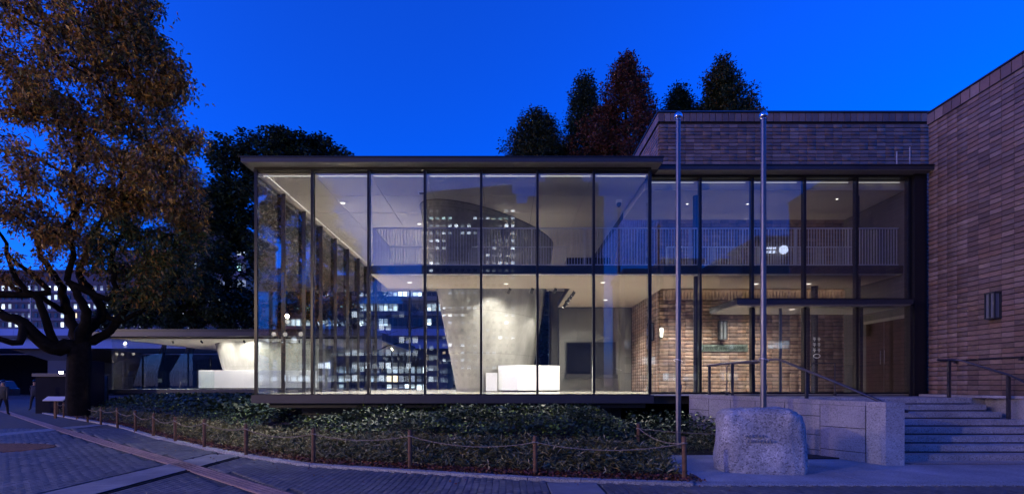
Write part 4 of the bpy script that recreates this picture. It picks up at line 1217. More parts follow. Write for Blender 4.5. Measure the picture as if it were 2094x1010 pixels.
# ivy behind
C = sample_bed(30000, 2.0, 5.6, bias=0.9, back=13.6)
C[:, 2] += rng.uniform(0.0, 0.22, len(C)) * (0.5 + 0.9 * (np.sin(C[:, 0] * 2.3) * np.cos(C[:, 1] * 2.9 + C[:, 0]) > -0.1))
o = leaf_obj('ivy', C, rng.uniform(0.05, 0.105, len(C)), rng.uniform(0.04, 0.085, len(C)), ['ivy', 'dark', 'ivy2', 'lime'], [.44, .26, .22, .08], pitch=(-0.3, 0.9), fold=0.08)
tag(o, 'dark glossy ivy mounded up against the glass pavilion', 'ground cover', kind='stuff')
C = sample_bed(9000, 3.0, 10.5, -24.0, -6.8); C = C[C[:, 1] < 27.8]
C[:, 2] += rng.uniform(0.0, 0.3, len(C))
o = leaf_obj('ivy', C, rng.uniform(0.12, 0.24, len(C)), rng.uniform(0.1, 0.2, len(C)), ['ivy', 'dark', 'ivy2'], [.45, .35, .20], pitch=(-0.3, 0.9), fold=0.08)
tag(o, 'dark ivy and shrubs in front of the low left wing', 'ground cover', kind='stuff')
C = sample_bed(1500, 0.9, 2.6, 3.0, 5.6); C[:, 2] += rng.uniform(0.05, 0.5, len(C))
o = leaf_obj('ivy', C, rng.uniform(0.06, 0.12, len(C)), rng.uniform(0.05, 0.1, len(C)), ['ivy', 'dark', 'ivy2', 'lime'], [.47, .28, .21, .04], pitch=(-0.3, 0.9))
tag(o, 'small leafy ivy shrubs at the foot of the granite cheek wall', 'ground cover', kind='stuff')
# fallen leaves
x = rng.uniform(-22, 3.0, 16000); keep = rng.uniform(0, 1, len(x)) < np.clip((8.5 / bed_front(x)) ** 1.5, 0, 1); x = x[keep]
d = bed_front(np.minimum(x, 2.75)) + 0.16 + np.abs(rng.normal(0, 0.2, len(x))) - 0.25 * (rng.uniform(0, 1, len(x)) < 0.16)
C = np.c_[x, d, np.maximum(bed_z(np.minimum(x, 2.6), d), 0.05) + rng.uniform(0.0, 0.035, len(x))]
o = leaf_obj('fallen_leaves', C, rng.uniform(0.035, 0.075, len(C)), rng.uniform(0.025, 0.05, len(C)), ['litter', 'litter2', 'rust'], [.5, .35, .15], pitch=(-0.5, 0.5))
tag(o, 'red brown fallen leaves gathered along the kerb', 'leaves', kind='stuff')
x = rng.uniform(-9, 4, 90); d = bed_front(np.minimum(x, 2.7)) - 0.25 - np.abs(rng.normal(0, 0.5, len(x)))
C = np.c_[x, d, np.full(len(x), 0.035)]
o = leaf_obj('fallen_leaves', C, rng.uniform(0.03, 0.06, len(C)), rng.uniform(0.02, 0.04, len(C)), ['litter', 'litter2', 'rust'], [.4, .4, .2], pitch=(-0.2, 0.2))
tag(o, 'stray fallen leaves scattered over the paving', 'leaves', kind='stuff')

# ================================================================== trees
def grow(roots, attract, tip_r=0.02, bend=0.25, seed=1, expo=0.42):
    """roots: list of polylines [(x,y,z)...] with radii already; attractors join to the nearest node"""
    rg = np.random.default_rng(seed)
    nodes = []; parent = []; 
    for line in roots:
        prev = line[0] if isinstance(line[0], int) else None
        for p in (line[1:] if prev is not None else line):
            nodes.append(np.array(p, float)); parent.append(prev if prev is not None else (-1 if len(nodes) == 1 else 0)); prev = len(nodes) - 1
    nroot = len(nodes)
    base = nodes[0]
    A = np.array(attract); A = A[np.argsort(np.linalg.norm(A - np.mean([nodes[i] for i in range(nroot)], 0), axis=1))]
    tips = []
    for a in A:
        N = np.array(nodes)
        dv = np.linalg.norm(N - a, axis=1) + 0.35 * np.maximum(0, N[:, 2] - a[2])
        dv[0] += 50
        j = int(np.argmin(dv)); p = nodes[j]; L = np.linalg.norm(a - p)
        k = max(1, int(L / 0.9)); prev = j
        pd = p - nodes[parent[j]] if parent[j] >= 0 else np.array([0, 0, 1.0])
        pd = pd / (np.linalg.norm(pd) + 1e-6)
        for q in range(1, k + 1):
            t = q / k
            pos = p + (a - p) * t + pd * L * bend * t * (1 - t) * 1.6 + rg.normal(0, 0.06 * L / k, 3) * (q < k)
            nodes.append(pos); parent.append(prev); prev = len(nodes) - 1
        tips.append(prev)
    n = len(nodes); w = np.zeros(n)
    has = np.zeros(n, bool)
    for i in range(n):
        if parent[i] >= 0: has[parent[i]] = True
    w[~has] = 1
    for i in range(n - 1, 0, -1):
        if parent[i] >= 0: w[parent[i]] += w[i]
    r = tip_r * np.maximum(w, 1) ** expo
    return np.array(nodes), np.array(parent), r, tips
def branches_mesh(nodes, parent, r, n=6, rmin=0.0):
    mb = MB(); kids = {}
    for i, p in enumerate(parent):
        if p >= 0: kids.setdefault(p, []).append(i)
    started = set()
    stack = [0]
    def chain(start, first):
        pts = [nodes[start]]; rr = [r[first] if start != 0 else r[start]]
        i = first
        while True:
            pts.append(nodes[i]); rr.append(r[i])
            k = kids.get(i, [])
            if not k: break
            k = sorted(k, key=lambda q: -r[q])
            for q in k[1:]: todo.append((i, q))
            i = k[0]
        return pts, rr
    todo = [(0, q) for q in kids.get(0, [])]
    while todo:
        s, f = todo.pop()
        pts, rr = chain(s, f)
        if rr[0] < rmin: continue
        mb.tube([tuple(p) for p in pts], [float(x) for x in rr], n if max(rr) > 0.06 else 4, cap=False)
    return mb
def clump_leaves(tips_pos, per, spread, rg):
    n = len(tips_pos) * per
    c = np.repeat(tips_pos, per, 0)
    g = rg.normal(0, 1, (n, 3)); g *= (rg.uniform(0.2, 1, n) ** 0.5 / (np.linalg.norm(g, axis=1) + 1e-6))[:, None]
    return c + g * np.array(spread)

# --- big autumn tree at the left
rg = np.random.default_rng(11)
tr = thing('autumn_tree', 'large spreading tree with rusty autumn leaves filling the left side', 'tree', (-17.0, 20.0, 0.5))
def pt(x, y, D): return ((x - 1035) * D / 1029, D, 1.5 + (787 - y) * D / 1029)
trunk = [(-17.0, 20.0, 0.3), (-17.0, 20.0, 1.4), pt(163, 735, 20), pt(163, 705, 20)]
limbs = [
    [3, pt(120, 712, 19.6), pt(85, 700, 19.2), pt(45, 662, 18.8), pt(0, 640, 18.6), pt(-60, 600, 18.3)],
    [3, pt(152, 672, 20.2), pt(138, 640, 20.3), pt(132, 600, 20.3), pt(112, 560, 20), pt(88, 525, 19.8), pt(70, 470, 19.5)],
    [3, pt(166, 668, 19.6), pt(176, 640, 19.4), pt(160, 605, 19.2), pt(140, 570, 19), pt(150, 520, 18.8), pt(140, 450, 18.6)],
    [3, pt(185, 665, 20.1), pt(205, 640, 20.2), pt(190, 600, 20.3), pt(160, 560, 20.2), pt(175, 520, 20.1), pt(200, 460, 20)],
    [3, pt(205, 690, 20.4), pt(235, 665, 20.6), pt(262, 620, 20.8), pt(300, 575, 20.9), pt(320, 520, 20.8)],
    [6, pt(40, 700, 18.3), pt(-20, 690, 17.6), pt(-90, 660, 17)],
    [8, pt(95, 600, 18.9), pt(60, 560, 18.5), pt(20, 520, 18)],
    [4, pt(95, 655, 19.2), pt(78, 610, 18.9), pt(45, 585, 18.6), pt(22, 540, 18.3), pt(5, 480, 18)],
    [10, pt(112, 625, 20.0), pt(70, 602, 19.6), pt(35, 592, 19.2), pt(-10, 560, 18.8)],
    [18, pt(215, 610, 19.6), pt(235, 575, 19.4), pt(225, 530, 19.2), pt(250, 480, 19)],
    [24, pt(225, 650, 20.4), pt(280, 640, 20.6), pt(330, 610, 20.8), pt(370, 560, 20.9)],
]
att = []
def blob(x, y, D, rx, ry, rz, n):
    c = np.array(pt(x, y, D))
    g = rg.normal(0, 1, (n, 3)); g /= np.linalg.norm(g, axis=1)[:, None]
    g *= (rg.uniform(0.25, 1, n) ** 0.45)[:, None]
    return c + g * np.array([rx, rz, ry])
for b in [(40, 330, 18.5, 4.2, 3.4, 3.6, 90), (230, 190, 18.5, 2.2, 2.4, 2.6, 60), (90, 130, 17.5, 3.6, 2.8, 3.2, 80), (280, 110, 18.5, 1.1, 1.5, 1.8, 26), (250, 330, 18.5, 1.9, 1.7, 2.2, 46), (330, 350, 18.0, 0.8, 1.1, 1.4, 20),
          (150, 430, 18.5, 3.0, 1.3, 2.8, 50), (310, 440, 19.2, 1.4, 1.0, 1.8, 30), (250, 510, 20, 1.7, 0.9, 2.0, 26), (-60, 480, 17.5, 2.5, 1.6, 2.8, 30), (320, 190, 18.5, 0.55, 0.8, 1.0, 10),
          (180, 20, 18, 2.4, 2.2, 2.8, 46), (20, -20, 17, 3.2, 2.6, 3, 50), (360, 290, 18, 0.5, 0.5, 0.8, 8), (345, 500, 19.8, 0.7, 0.9, 1.2, 12), (300, 600, 20.3, 0.9, 0.5, 1.2, 10), (385, 430, 19.5, 0.5, 0.6, 0.8, 8), (385, 275, 18, 0.45, 0.18, 0.5, 6), (350, 140, 18.3, 0.4, 0.4, 0.6, 6), (365, 175, 18.3, 0.3, 0.25, 0.5, 5), (380, 370, 18.5, 0.35, 0.5, 0.6, 7), (270, 20, 18.3, 1.0, 1.2, 1.2, 18), (350, 560, 20.2, 1.0, 1.3, 1.4, 22), (215, 535, 20.0, 1.0, 0.6, 1.0, 10), (380, 480, 19.8, 0.6, 0.9, 0.9, 10)]:
    att.append(blob(*b))
att = np.vstack(att)
def catmull(P, m=3):
    P = [np.array(p, float) for p in P]; P = [2 * P[0] - P[1]] + P + [2 * P[-1] - P[-2]]
    out = []
    for i in range(1, len(P) - 2):
        for q in range(m):
            t = q / m
            out.append(0.5 * (2 * P[i] + (P[i + 1] - P[i - 1]) * t + (2 * P[i - 1] - 5 * P[i] + 4 * P[i + 1] - P[i + 2]) * t * t + (3 * P[i] - P[i - 1] - 3 * P[i + 1] + P[i + 2]) * t ** 3))
    return out + [P[-2]]
flat = list(trunk); orig = {i: i for i in range(len(trunk))}; new = []; k0 = len(trunk); allp = list(trunk)
for line in limbs: allp += line[1:]
cnt = len(trunk)
for line in limbs:
    st = allp[line[0]]
    sm = catmull([st] + line[1:])[1:]
    j = int(np.argmin([np.linalg.norm(np.array(p) - np.array(st)) for p in flat]))
    new.append([j] + [tuple(p + rg.normal(0, 0.035, 3)) for p in sm]); flat += new[-1][1:]
limbs = new
nodes, par, rad, tips = grow([trunk] + limbs, att, 0.014, 0.22, 4, 0.46)
rad[:4] = np.minimum(np.maximum(rad[:4], 0.4), [0.6, 0.48, 0.46, 0.5]); 
_i = 4
for li, line in enumerate(limbs):
    for q in range(len(line) - 1):
        rad[_i] = max(rad[_i], (0.32, 0.22, 0.2, 0.22, 0.2, 0.14, 0.13, 0.15, 0.12, 0.13, 0.12)[li] * (1 - 0.72 * q / (len(line) - 1))); _i += 1
branches_mesh(nodes, par, rad, 9).build('trunk', M['bark'], tr)
tp = nodes[tips]
C = np.vstack([clump_leaves(tp, 96, (0.43, 0.42, 0.30), rg), clump_leaves(tp[rg.uniform(0, 1, len(tp)) < 0.5], 34, (0.9, 0.9, 0.55), rg)])
C[:, 2] -= 0.12 * rng.uniform(0, 1, len(C)) ** 2 * 3
hz = C[:, 2]
V, Q = leaves(C, rng.uniform(0.12, 0.24, len(C)), rng.uniform(0.045, 0.09, len(C)), (-1.2, 0.25))
sxp = C[:, 0] / C[:, 1]
low = (hz < 7.5) & (sxp > -0.83)
cls = np.where(low, rng.choice(4, size=len(C), p=[.08, .08, .36, .48]) , rng.choice(4, size=len(C), p=[.24, .28, .28, .20]))
mix = [LF['rust'], LF['amber'], LF['olive'], LF['green'], LF['brown']]
cls = np.where(~low & (cls == 2), 4, cls); cls = np.where(~low & (cls == 3), 2, cls)
link('crown', fast_mesh('crown', V - np.array(wloc(tr)), Q, mix, cls), tr)

# --- evergreens behind the left wing
def broad_tree(label, base, blobs, cols, p, leaf=(0.28, 0.5), per=80, spread=0.85, seed=5, name='evergreen_tree', trunk_r=0.35):
    rg_ = np.random.default_rng(seed)
    t = thing(name, label, 'tree', base)
    pts = []
    for (x, y, D, rx, ry, n_) in blobs:
        c = np.array(pt(x, y, D)); g = rg_.normal(0, 1, (n_, 3)); g /= np.linalg.norm(g, axis=1)[:, None]; g *= (rg_.uniform(0.3, 1, n_) ** 0.4)[:, None]
        pts.append(c + g * np.array([rx, rx, ry]))
    A = np.vstack(pts)
    b = Vector(base); top = A.mean(0)
    trunk = [tuple(b), tuple(b + Vector((0.1, 0, 2.5))), tuple(b + (Vector(top) - b) * 0.45), tuple(b + (Vector(top) - b) * 0.7)]
    nd_, pa, ra, ti = grow([trunk], A, 0.03, 0.15, seed, 0.42)
    ra[:3] = np.maximum(ra[:3], trunk_r)
    branches_mesh(nd_, pa, ra, 6, 0.03).build('trunk', M['bark'], t)
    C = clump_leaves(nd_[ti], per, (spread, spread, spread * 0.75), rg_)
    V, Q = leaves(C, rg_.uniform(leaf[0], leaf[1], len(C)), rg_.uniform(leaf[0] * 0.5, leaf[1] * 0.55, len(C)), (-0.9, 0.7), rg=rg_)
    link('crown', fast_mesh('crown', V - np.array(wloc(t)), Q, [LF[c] for c in cols], rg_.choice(len(cols), size=len(Q), p=p)), t)
    return t
broad_tree('tall dark evergreen with rounded crown rising behind the pavilion roof corner', (-20.5, 45, 0), [(560, 330, 45, 3.0, 2.6, 70), (640, 320, 45, 2.6, 1.7, 40), (700, 345, 45, 1.6, 1.4, 16), (540, 420, 45, 2.6, 2.6, 50), (590, 300, 45, 1.6, 1.2, 20), (600, 440, 46, 3.0, 3, 40)], ['dark', 'deep', 'green'], [.5, .35, .15], seed=21)
broad_tree('dark evergreen with pointed top left of the pavilion roof', (-24.8, 44, 0), [(475, 330, 44, 1.6, 1.8, 26), (450, 390, 44, 1.6, 1.4, 26), (480, 430, 44, 2.0, 1.8, 26), (440, 480, 44, 2.2, 1.6, 22), (500, 520, 44, 2.0, 2.0, 24)], ['dark', 'deep', 'green'], [.5, .4, .1], seed=22)
broad_tree('black bushy tree between the autumn tree and the evergreens', (-27.0, 42, 0), [(400, 440, 42, 1.6, 1.6, 22), (400, 560, 42, 2.6, 2.2, 50), (450, 610, 42, 2.6, 1.8, 40), (360, 600, 42, 2.0, 1.6, 26)], ['deep', 'dark', 'olive'], [.6, .3, .1], seed=23)
broad_tree('low black tree behind the roof of the left wing', (-30.5, 43, 0), [(300, 620, 43, 3.0, 1.5, 36), (250, 655, 43, 2.0, 1.0, 16), (490, 640, 43, 2.4, 1.5, 30), (360, 650, 43, 2.4, 1.2, 26)], ['deep', 'dark'], [.6, .4], seed=24)
broad_tree('dark tree seen through the side glass of the pavilion', (-15.0, 43.5, 0), [(640, 600, 43.5, 2.4, 2.2, 36), (600, 590, 43.5, 1.8, 2.2, 22), (690, 640, 43.5, 1.6, 1.6, 12)], ['deep', 'dark'], [.6, .4], seed=25)

broad_tree('dark tree standing behind the rear left corner of the pavilion', (-13.0, 46, 0), [(720, 500, 46, 2.4, 2.8, 50), (680, 450, 46, 2.4, 2.2, 40), (760, 570, 46, 1.8, 1.6, 22), (640, 520, 46, 2.4, 2.4, 30)], ['deep', 'dark', 'green'], [.5, .35, .15], seed=26)

broad_tree('dark tree seen through the gap right of the concrete cone', (3.2, 40, 0), [(1110, 620, 40, 1.6, 2.4, 40), (1125, 690, 40, 1.4, 2.0, 26), (1080, 560, 40, 1.6, 1.6, 20)], ['deep', 'dark', 'green'], [.5, .35, .15], seed=27)

# bare tree behind the pavilion
bt = thing('bare_tree', 'leafless tree with thin dark branches seen through the rear glass', 'tree', (-8.2, 33, 0))
rg_ = np.random.default_rng(31)
A = np.vstack([blob(820, 650, 33, 3.0, 1.6, 1.5, 45), blob(870, 630, 33, 1.6, 1.0, 1.2, 25), blob(760, 620, 33, 1.8, 1.2, 1, 20)])
nd_, pa, ra, ti = grow([[(-9.2, 33, 0), (-9.1, 33, 2.4), (-8.7, 33, 3.6)]], A, 0.012, 0.2, 3, 0.5)
branches_mesh(nd_, pa, ra, 5).build('trunk', M['bark'], bt)

# --- conifers behind the brick hall
def conifer(label, px, top, D, half, bottom, cols, p, seed, sharp=1.0, n=24000):
    rg_ = np.random.default_rng(seed)
    X = (px - 1035) * D / 1029; zt = 1.5 + (787 - top) * D / 1029; zb = 1.5 + (787 - bottom) * D / 1029; rr = half * D / 1029
    t = thing('conifer_tree', label, 'tree', (X, D, 0), 'conifers behind the brick hall')
    MB().tube([(X, D, 0), (X, D, zb), (X, D, zt - 0.4)], [0.45, 0.3, 0.04], 8).build('trunk', M['bark'], t)
    # boughs: clumps on uneven whorls
    nb = 330
    f = rg_.uniform(0, 1, nb) ** 0.62  # 0 top .. 1 bottom
    az = rg_.uniform(0, 2 * np.pi, nb)
    prof = np.clip(0.05 + 1.05 * f ** sharp, 0, 1.0) * (0.78 + 0.3 * rg_.uniform(0, 1, nb))
    rad_ = prof * rr * rg_.uniform(0.45, 1.18, nb) * (0.9 + 0.16 * np.sin(f * 38 + az * 2))
    B = np.c_[X + rad_ * np.cos(az), D + rad_ * np.sin(az), zt - f * (zt - zb) + 0.5 * rad_ * 0.25]
    per = n // nb
    C = np.repeat(B, per, 0) + np.clip(rg_.normal(0, 1, (nb * per, 3)), -1.5, 1.5) * np.array([0.40, 0.40, 0.46])
    V, Q = leaves(C, rg_.uniform(0.18, 0.4, len(C)), rg_.uniform(0.08, 0.2, len(C)), (-0.3, 1.1), rg=rg_)
    link('crown', fast_mesh('crown', V - np.array(wloc(t)), Q, [LF[c] for c in cols], rg_.choice(len(cols), size=len(Q), p=p)), t)
    bm = MB()
    for q in range(0, nb, 4):
        bm.tube([(X, D, B[q][2] - 0.3), tuple(B[q])], [0.05, 0.02], 4, cap=False)
    bm.build('bough', M['bark'], t)['kind'] = 'stuff'
conifer('shortest round topped dark conifer above the pavilion roof', 1098, 230, 52, 62, 360, ['dark', 'deep', 'olive'], [.5, .3, .2], 41, 0.55)
conifer('slim dark green conifer left of the reddish one', 1196, 150, 54, 72, 380, ['dark', 'green', 'deep'], [.5, .3, .2], 42, 0.95)
conifer('tallest conifer with dark red brown foliage', 1280, 120, 50, 118, 380, ['redbrown', 'red', 'brown', 'dark'], [.5, .25, .15, .1], 43, 0.95, 40000)
conifer('small green conifer tip just above the brick coping', 1388, 180, 52, 50, 300, ['green', 'dark', 'deep'], [.4, .4, .2], 44, 0.95, 16000)
conifer('olive brown conifer standing right of the small green one', 1476, 127, 51, 84, 320, ['olive', 'brown', 'dark', 'green'], [.22, .1, .45, .23], 45, 0.82, 32000)

# ================================================================== left background
M['office_wall'] = mat('office_wall_brown', (0.15, 0.115, 0.10), 0.8, var=0.1, vscale=0.1)
M['office_band'] = mat('office_spandrel', (0.26, 0.22, 0.21), 0.8, var=0.1, vscale=0.2)
WIN = [window_mat('window_cool_bright', (0.72, 0.86, 1.0), 3.0), window_mat('window_cool', (0.6, 0.76, 1.0), 1.5), window_mat('window_dim', (0.5, 0.6, 0.9), 0.5), mat('window_dark', (0.02, 0.025, 0.035), 0.1), window_mat('window_warm', (1.0, 0.8, 0.5), 2.2), window_mat('window_teal', (0.45, 0.95, 1.0), 2.6)]
M['bridge_conc'] = mat('expressway_concrete', (0.14, 0.13, 0.125), 0.85, var=0.12, vscale=0.3)
M['bridge_girder'] = mat('expressway_girder', (0.34, 0.44, 0.66), 0.6, var=0.06, vscale=0.2)

def office(name, label, x0, x1, y, depth, h, z_first, pitch, ncol, nrow, win_w, win_h, probs, wall, seed, group=None, facing=-1, sill=True):
    """block with one recessed, framed window object per opening"""
    rg_ = np.random.default_rng(seed)
    t = thing(name, label, 'building', ((x0 + x1) / 2, y, 0), group)
    ya, yb = (y, y + depth) if facing < 0 else (y - depth, y)
    MB().box(x0, x1, ya, yb, 0, h).build('wall', wall, t)
    MB().box(x0 - 0.4, x1 + 0.4, ya - 0.4, yb + 0.4, h, h + 0.9).build('roof', wall, t)
    ms_ = []
    for m in WIN:
        ms_.append(MB().box(-win_w / 2, win_w / 2, -0.06, 0.06, 0, win_h).mesh('window', m))
    cw = (x1 - x0) / ncol
    for r in range(nrow):
        z = z_first + r * pitch
        row = rg_.uniform(0.5, 1.5)
        if sill:
            yy = y - 0.25 if facing < 0 else y + 0.01
            MB().box(x0, x1, min(yy, yy + 0.24), max(yy, yy + 0.24), z - pitch * 0.30, z - 0.1).build('spandrel', M['office_band'], t)
        run = None
        for c in range(ncol):
            if run is None or rg_.uniform() < 0.35:
                run = rg_.choice(len(WIN), p=probs)
            xx = x0 + (c + 0.5) * cw
            link('window', ms_[run], t, (xx - t.location.x, (-0.07 if facing < 0 else 0.07), z))
    return t
office('office_building', 'long brown office block with rows of lit windows behind the autumn tree', -196, -92, 190, 20, 44, 16.5, 3.45, 42, 7, 0.95, 1.7, [.30, .3, .2, .18, .02, 0], M['office_wall'], 51)
MB().box(-150, -110, 192, 205, 44.9, 53).build('penthouse', M['office_wall'], bpy.data.objects['office_building'])
M['office_blue'] = mat('office_wall_grey', (0.11, 0.10, 0.10), 0.7, var=0.1, vscale=0.1)
office('office_building', 'grey office block with scattered lit windows seen through the rear glass', -50, -9, 112, 15, 25, 1.5, 3.3, 38, 7, 0.8, 1.5, [.26, .16, .16, .34, .03, .05], M['office_blue'], 52)
office('office_building', 'dark plain block far behind the concrete cone', -8.6, 26, 113, 15, 23, 1.5, 3.3, 14, 6, 1.0, 1.5, [.12, .12, .16, .58, .02, 0], M['office_blue'], 55)
office('office_building', 'dim block with teal lit floors seen through the side glass', -62, -49, 95, 12, 30, 2, 3.0, 14, 9, 0.6, 1.4, [.2, .15, .2, .2, 0, .25], M['office_blue'], 53)
office('shop_front', 'low brightly lit frontage under the elevated road', -40, -6, 84, 8, 6.4, 0.6, 1.45, 34, 3, 0.7, 1.1, [.22, .2, .15, .33, .06, .04], M['office_wall'], 54)

# elevated expressway
ew = thing('elevated_road', 'elevated expressway with pale parapet crossing behind the buildings', 'bridge', (-40, 70, 0))
MB().box(-120, 40, 70, 82, 6.6, 8.0).build('girder', M['bridge_girder'], ew)
MB().box(-120, 40, 69.4, 82.5, 8.001, 8.35).build('deck', M['bridge_conc'], ew)
for k in range(40):
    MB().box(-120 + k * 4, -120 + k * 4 + 3.96, 69.5, 69.7, 8.351, 9.25).build('parapet_panel', M['bridge_girder'], ew)
for x in (-92, -64, -36, -10, 18):
    MB().prism([(x - 1.6, 72), (x + 1.6, 72), (x + 1.6, 80), (x - 1.6, 80)], 0, 5.0).build('pier', M['bridge_conc'], ew)
    MB().add([(x - 1.6, 72, 5.0), (x + 1.6, 72, 5.0), (x + 1.6, 80, 5.0), (x - 1.6, 80, 5.0), (x - 6, 71, 6.595), (x + 6, 71, 6.595), (x + 6, 81, 6.595), (x - 6, 81, 6.595)],
             [(0, 1, 5, 4), (1, 2, 6, 5), (2, 3, 7, 6), (3, 0, 4, 7), (4, 5, 6, 7)]).build('pier_head', M['bridge_conc'], ew)
for k, x in enumerate((-66, -52.5, -18.2)):
    p = thing('street_light', ['slim road light pole left of the autumn tree trunk', 'slim road light pole standing behind the autumn tree limbs', 'slim road light pole seen through the pavilion'][k], 'street light', (x, 69.9, 8.35), 'light poles of the elevated road')
    MB().tube([(x, 69.9, 8.35), (x, 69.9, 15.5), (x + 0.4, 69.9, 16.4), (x + 1.4, 69.9, 16.6)], [0.12, 0.09, 0.07, 0.06], 8).build('pole', M['steel'], p)
    MB().box(x + 1.3, x + 2.1, 69.75, 70.05, 16.5, 16.62).build('lamp_head', M['globe_on'] if k == 2 else M['steel'], p)

rw = thing('dark_backdrop', 'added dark backdrop under the elevated road at the far left', 'wall', (-80, 83, 0))  # added dark panels standing in for the darkness under the road
for k in range(20): MB().box(-122 + k * 4.2, -122 + (k + 1) * 4.2 - 0.05, 83, 83.4, 0, 6.5).build('wall_panel', M['hoard'], rw)
# hoarding, fence, sign, floodlight at far left
hb = thing('dark_hoarding', 'low dark hoarding box left of the tree trunk', 'hoarding', (-24, 26, 0))
MB().bbox(-24.9, -22.3, 26.6, 28.2, 0, 1.95, 0.02).build('panel', M['hoard'], hb)
MB().bbox(-25.0, -22.28, 26.5, 28.3, 1.952, 2.12, 0.02).build('cap', M['bridge_conc'], hb)
hp = thing('dark_kiosk', 'narrow dark kiosk panel right behind the tree trunk', 'kiosk', (-22.2, 26.5, 0))
MB().bbox(-22.25, -21.45, 25.9, 26.9, 0, 2.75, 0.02).build('cabinet', M['hoard'], hp)
MB().box(-22.05, -21.65, 25.88, 25.899, 1.2, 2.3).build('door_panel', M['black'], hp)
pf = thing('pale_panel_fence', 'pale panel fence between the tree and the left wing', 'fence', (-22.5, 27.4, 0))
for k in range(2):
    MB().box(-22.6 + k * 0.48, -22.6 + (k + 1) * 0.48 - 0.03, 27.38, 27.43, 0.4, 1.98).build('panel', M['hoard_white'], pf)
for k in range(3):
    MB().box(-22.63 + k * 0.48, -22.59 + k * 0.48, 27.34, 27.379, 0.0, 2.02).build('post', M['steel_dark'], pf)
sp = thing('plant_label_sign', 'small pale tilted sign board among the fence posts by the tree', 'sign', (-18.9, 21.3, 0))
MB().add([(-19.45, 21.1, 0.86), (-18.6, 21.1, 0.86), (-18.6, 21.35, 1.02), (-19.45, 21.35, 1.02), (-19.45, 21.12, 0.83), (-18.6, 21.12, 0.83), (-18.6, 21.37, 0.99), (-19.45, 21.37, 0.99)],
         [(0, 1, 2, 3), (7, 6, 5, 4), (0, 4, 5, 1), (1, 5, 6, 2), (2, 6, 7, 3), (3, 7, 4, 0)]).build('board', M['sign_face'], sp)
MB().box(-19.06, -18.98, 21.2, 21.26, 0.1, 0.88).build('post', M['wood'], sp)
ft = thing('floodlight', 'dazzling white floodlight on a post left of the tree trunk', 'floodlight', (-30.5, 34.5, 0))
MB().tube([(-30.5, 34.7, 0), (-30.5, 34.7, 2.2)], 0.05, 8).build('post', M['steel_dark'], ft)
MB().bbox(-30.68, -30.32, 34.5, 34.75, 2.2, 2.46, 0.02).build('housing', M['black'], ft)
MB().box(-30.64, -30.36, 34.48, 34.499, 2.23, 2.43).build('lens', M['flood_on'], ft)

# van on the road at the far left
def wheel(t, x, y, r):
    w_ = MB().tube([(x, y - 0.1, r), (x, y + 0.1, r)], r, 18).build('wheel', M['black'], t)
    MB().tube([(x, y - 0.115, r), (x, y - 0.101, r)], r * 0.6, 14).build('rim', M['steel'], w_)
M['van'] = mat('dark_van_paint', (0.06, 0.055, 0.06), 0.25, 0.3, coat=0.5)
M['tail'] = emit('tail_light', (1.0, 0.12, 0.05), 8.0)
M['amber_l'] = emit('amber_light', (1.0, 0.45, 0.12), 5.0)
for k, (vx, vy, lab) in enumerate([(-57.2, 56, 'dark van with lit tail lights cut by the left picture edge'), (-50.3, 60, 'dark car with red tail light parked beside the van')]):
    v = thing('van' if k == 0 else 'car', lab, 'van' if k == 0 else 'car', (vx, vy, 0))
    hh = 2.0 if k == 0 else 1.45
    L_ = 4.6 if k == 0 else 4.0
    prof = [(-L_ / 2, 0.35), (L_ / 2, 0.35), (L_ / 2, hh * 0.55), (L_ / 2 - 0.25, hh * 0.6), (L_ / 2 - 0.7, hh * 0.96), (L_ / 2 - 1.0, hh), (-L_ / 2 + (0.9 if k else 0.15), hh), (-L_ / 2 + (0.4 if k else 0.05), hh * 0.62), (-L_ / 2, hh * 0.55)]
    n = len(prof); vs = [(vx + a, vy - 0.85, z) for a, z in prof] + [(vx + a, vy + 0.85, z) for a, z in prof]
    fs = [tuple(range(n)), tuple(range(2 * n - 1, n - 1, -1))] + [(i, n + i, n + (i + 1) % n, (i + 1) % n) for i in range(n)]
    MB().add(vs, fs).build('body', M['van'], v)
    for q in range(3):
        a = -L_ / 2 + (0.9 if k else 0.4) + q * (L_ - 2.0) / 3
        MB().box(vx + a, vx + a + (L_ - 2.2) / 3, vy - 0.865, vy - 0.851, hh * 0.62, hh * 0.9).build('window', M['screen'], v)
    for sx_ in (-1, 1): wheel(v, vx + sx_ * L_ * 0.31, vy - 0.82, 0.33)
    MB().box(vx + L_ / 2 - 0.06, vx + L_ / 2 + 0.01, vy - 0.87, vy - 0.62, 0.75, 1.1).build('tail_light', M['tail'], v)
    MB().box(vx + L_ / 2 - 0.3, vx + L_ / 2 - 0.1, vy - 0.868, vy - 0.853, hh * 0.66, hh * 0.8).build('side_light', M['amber_l'], v)

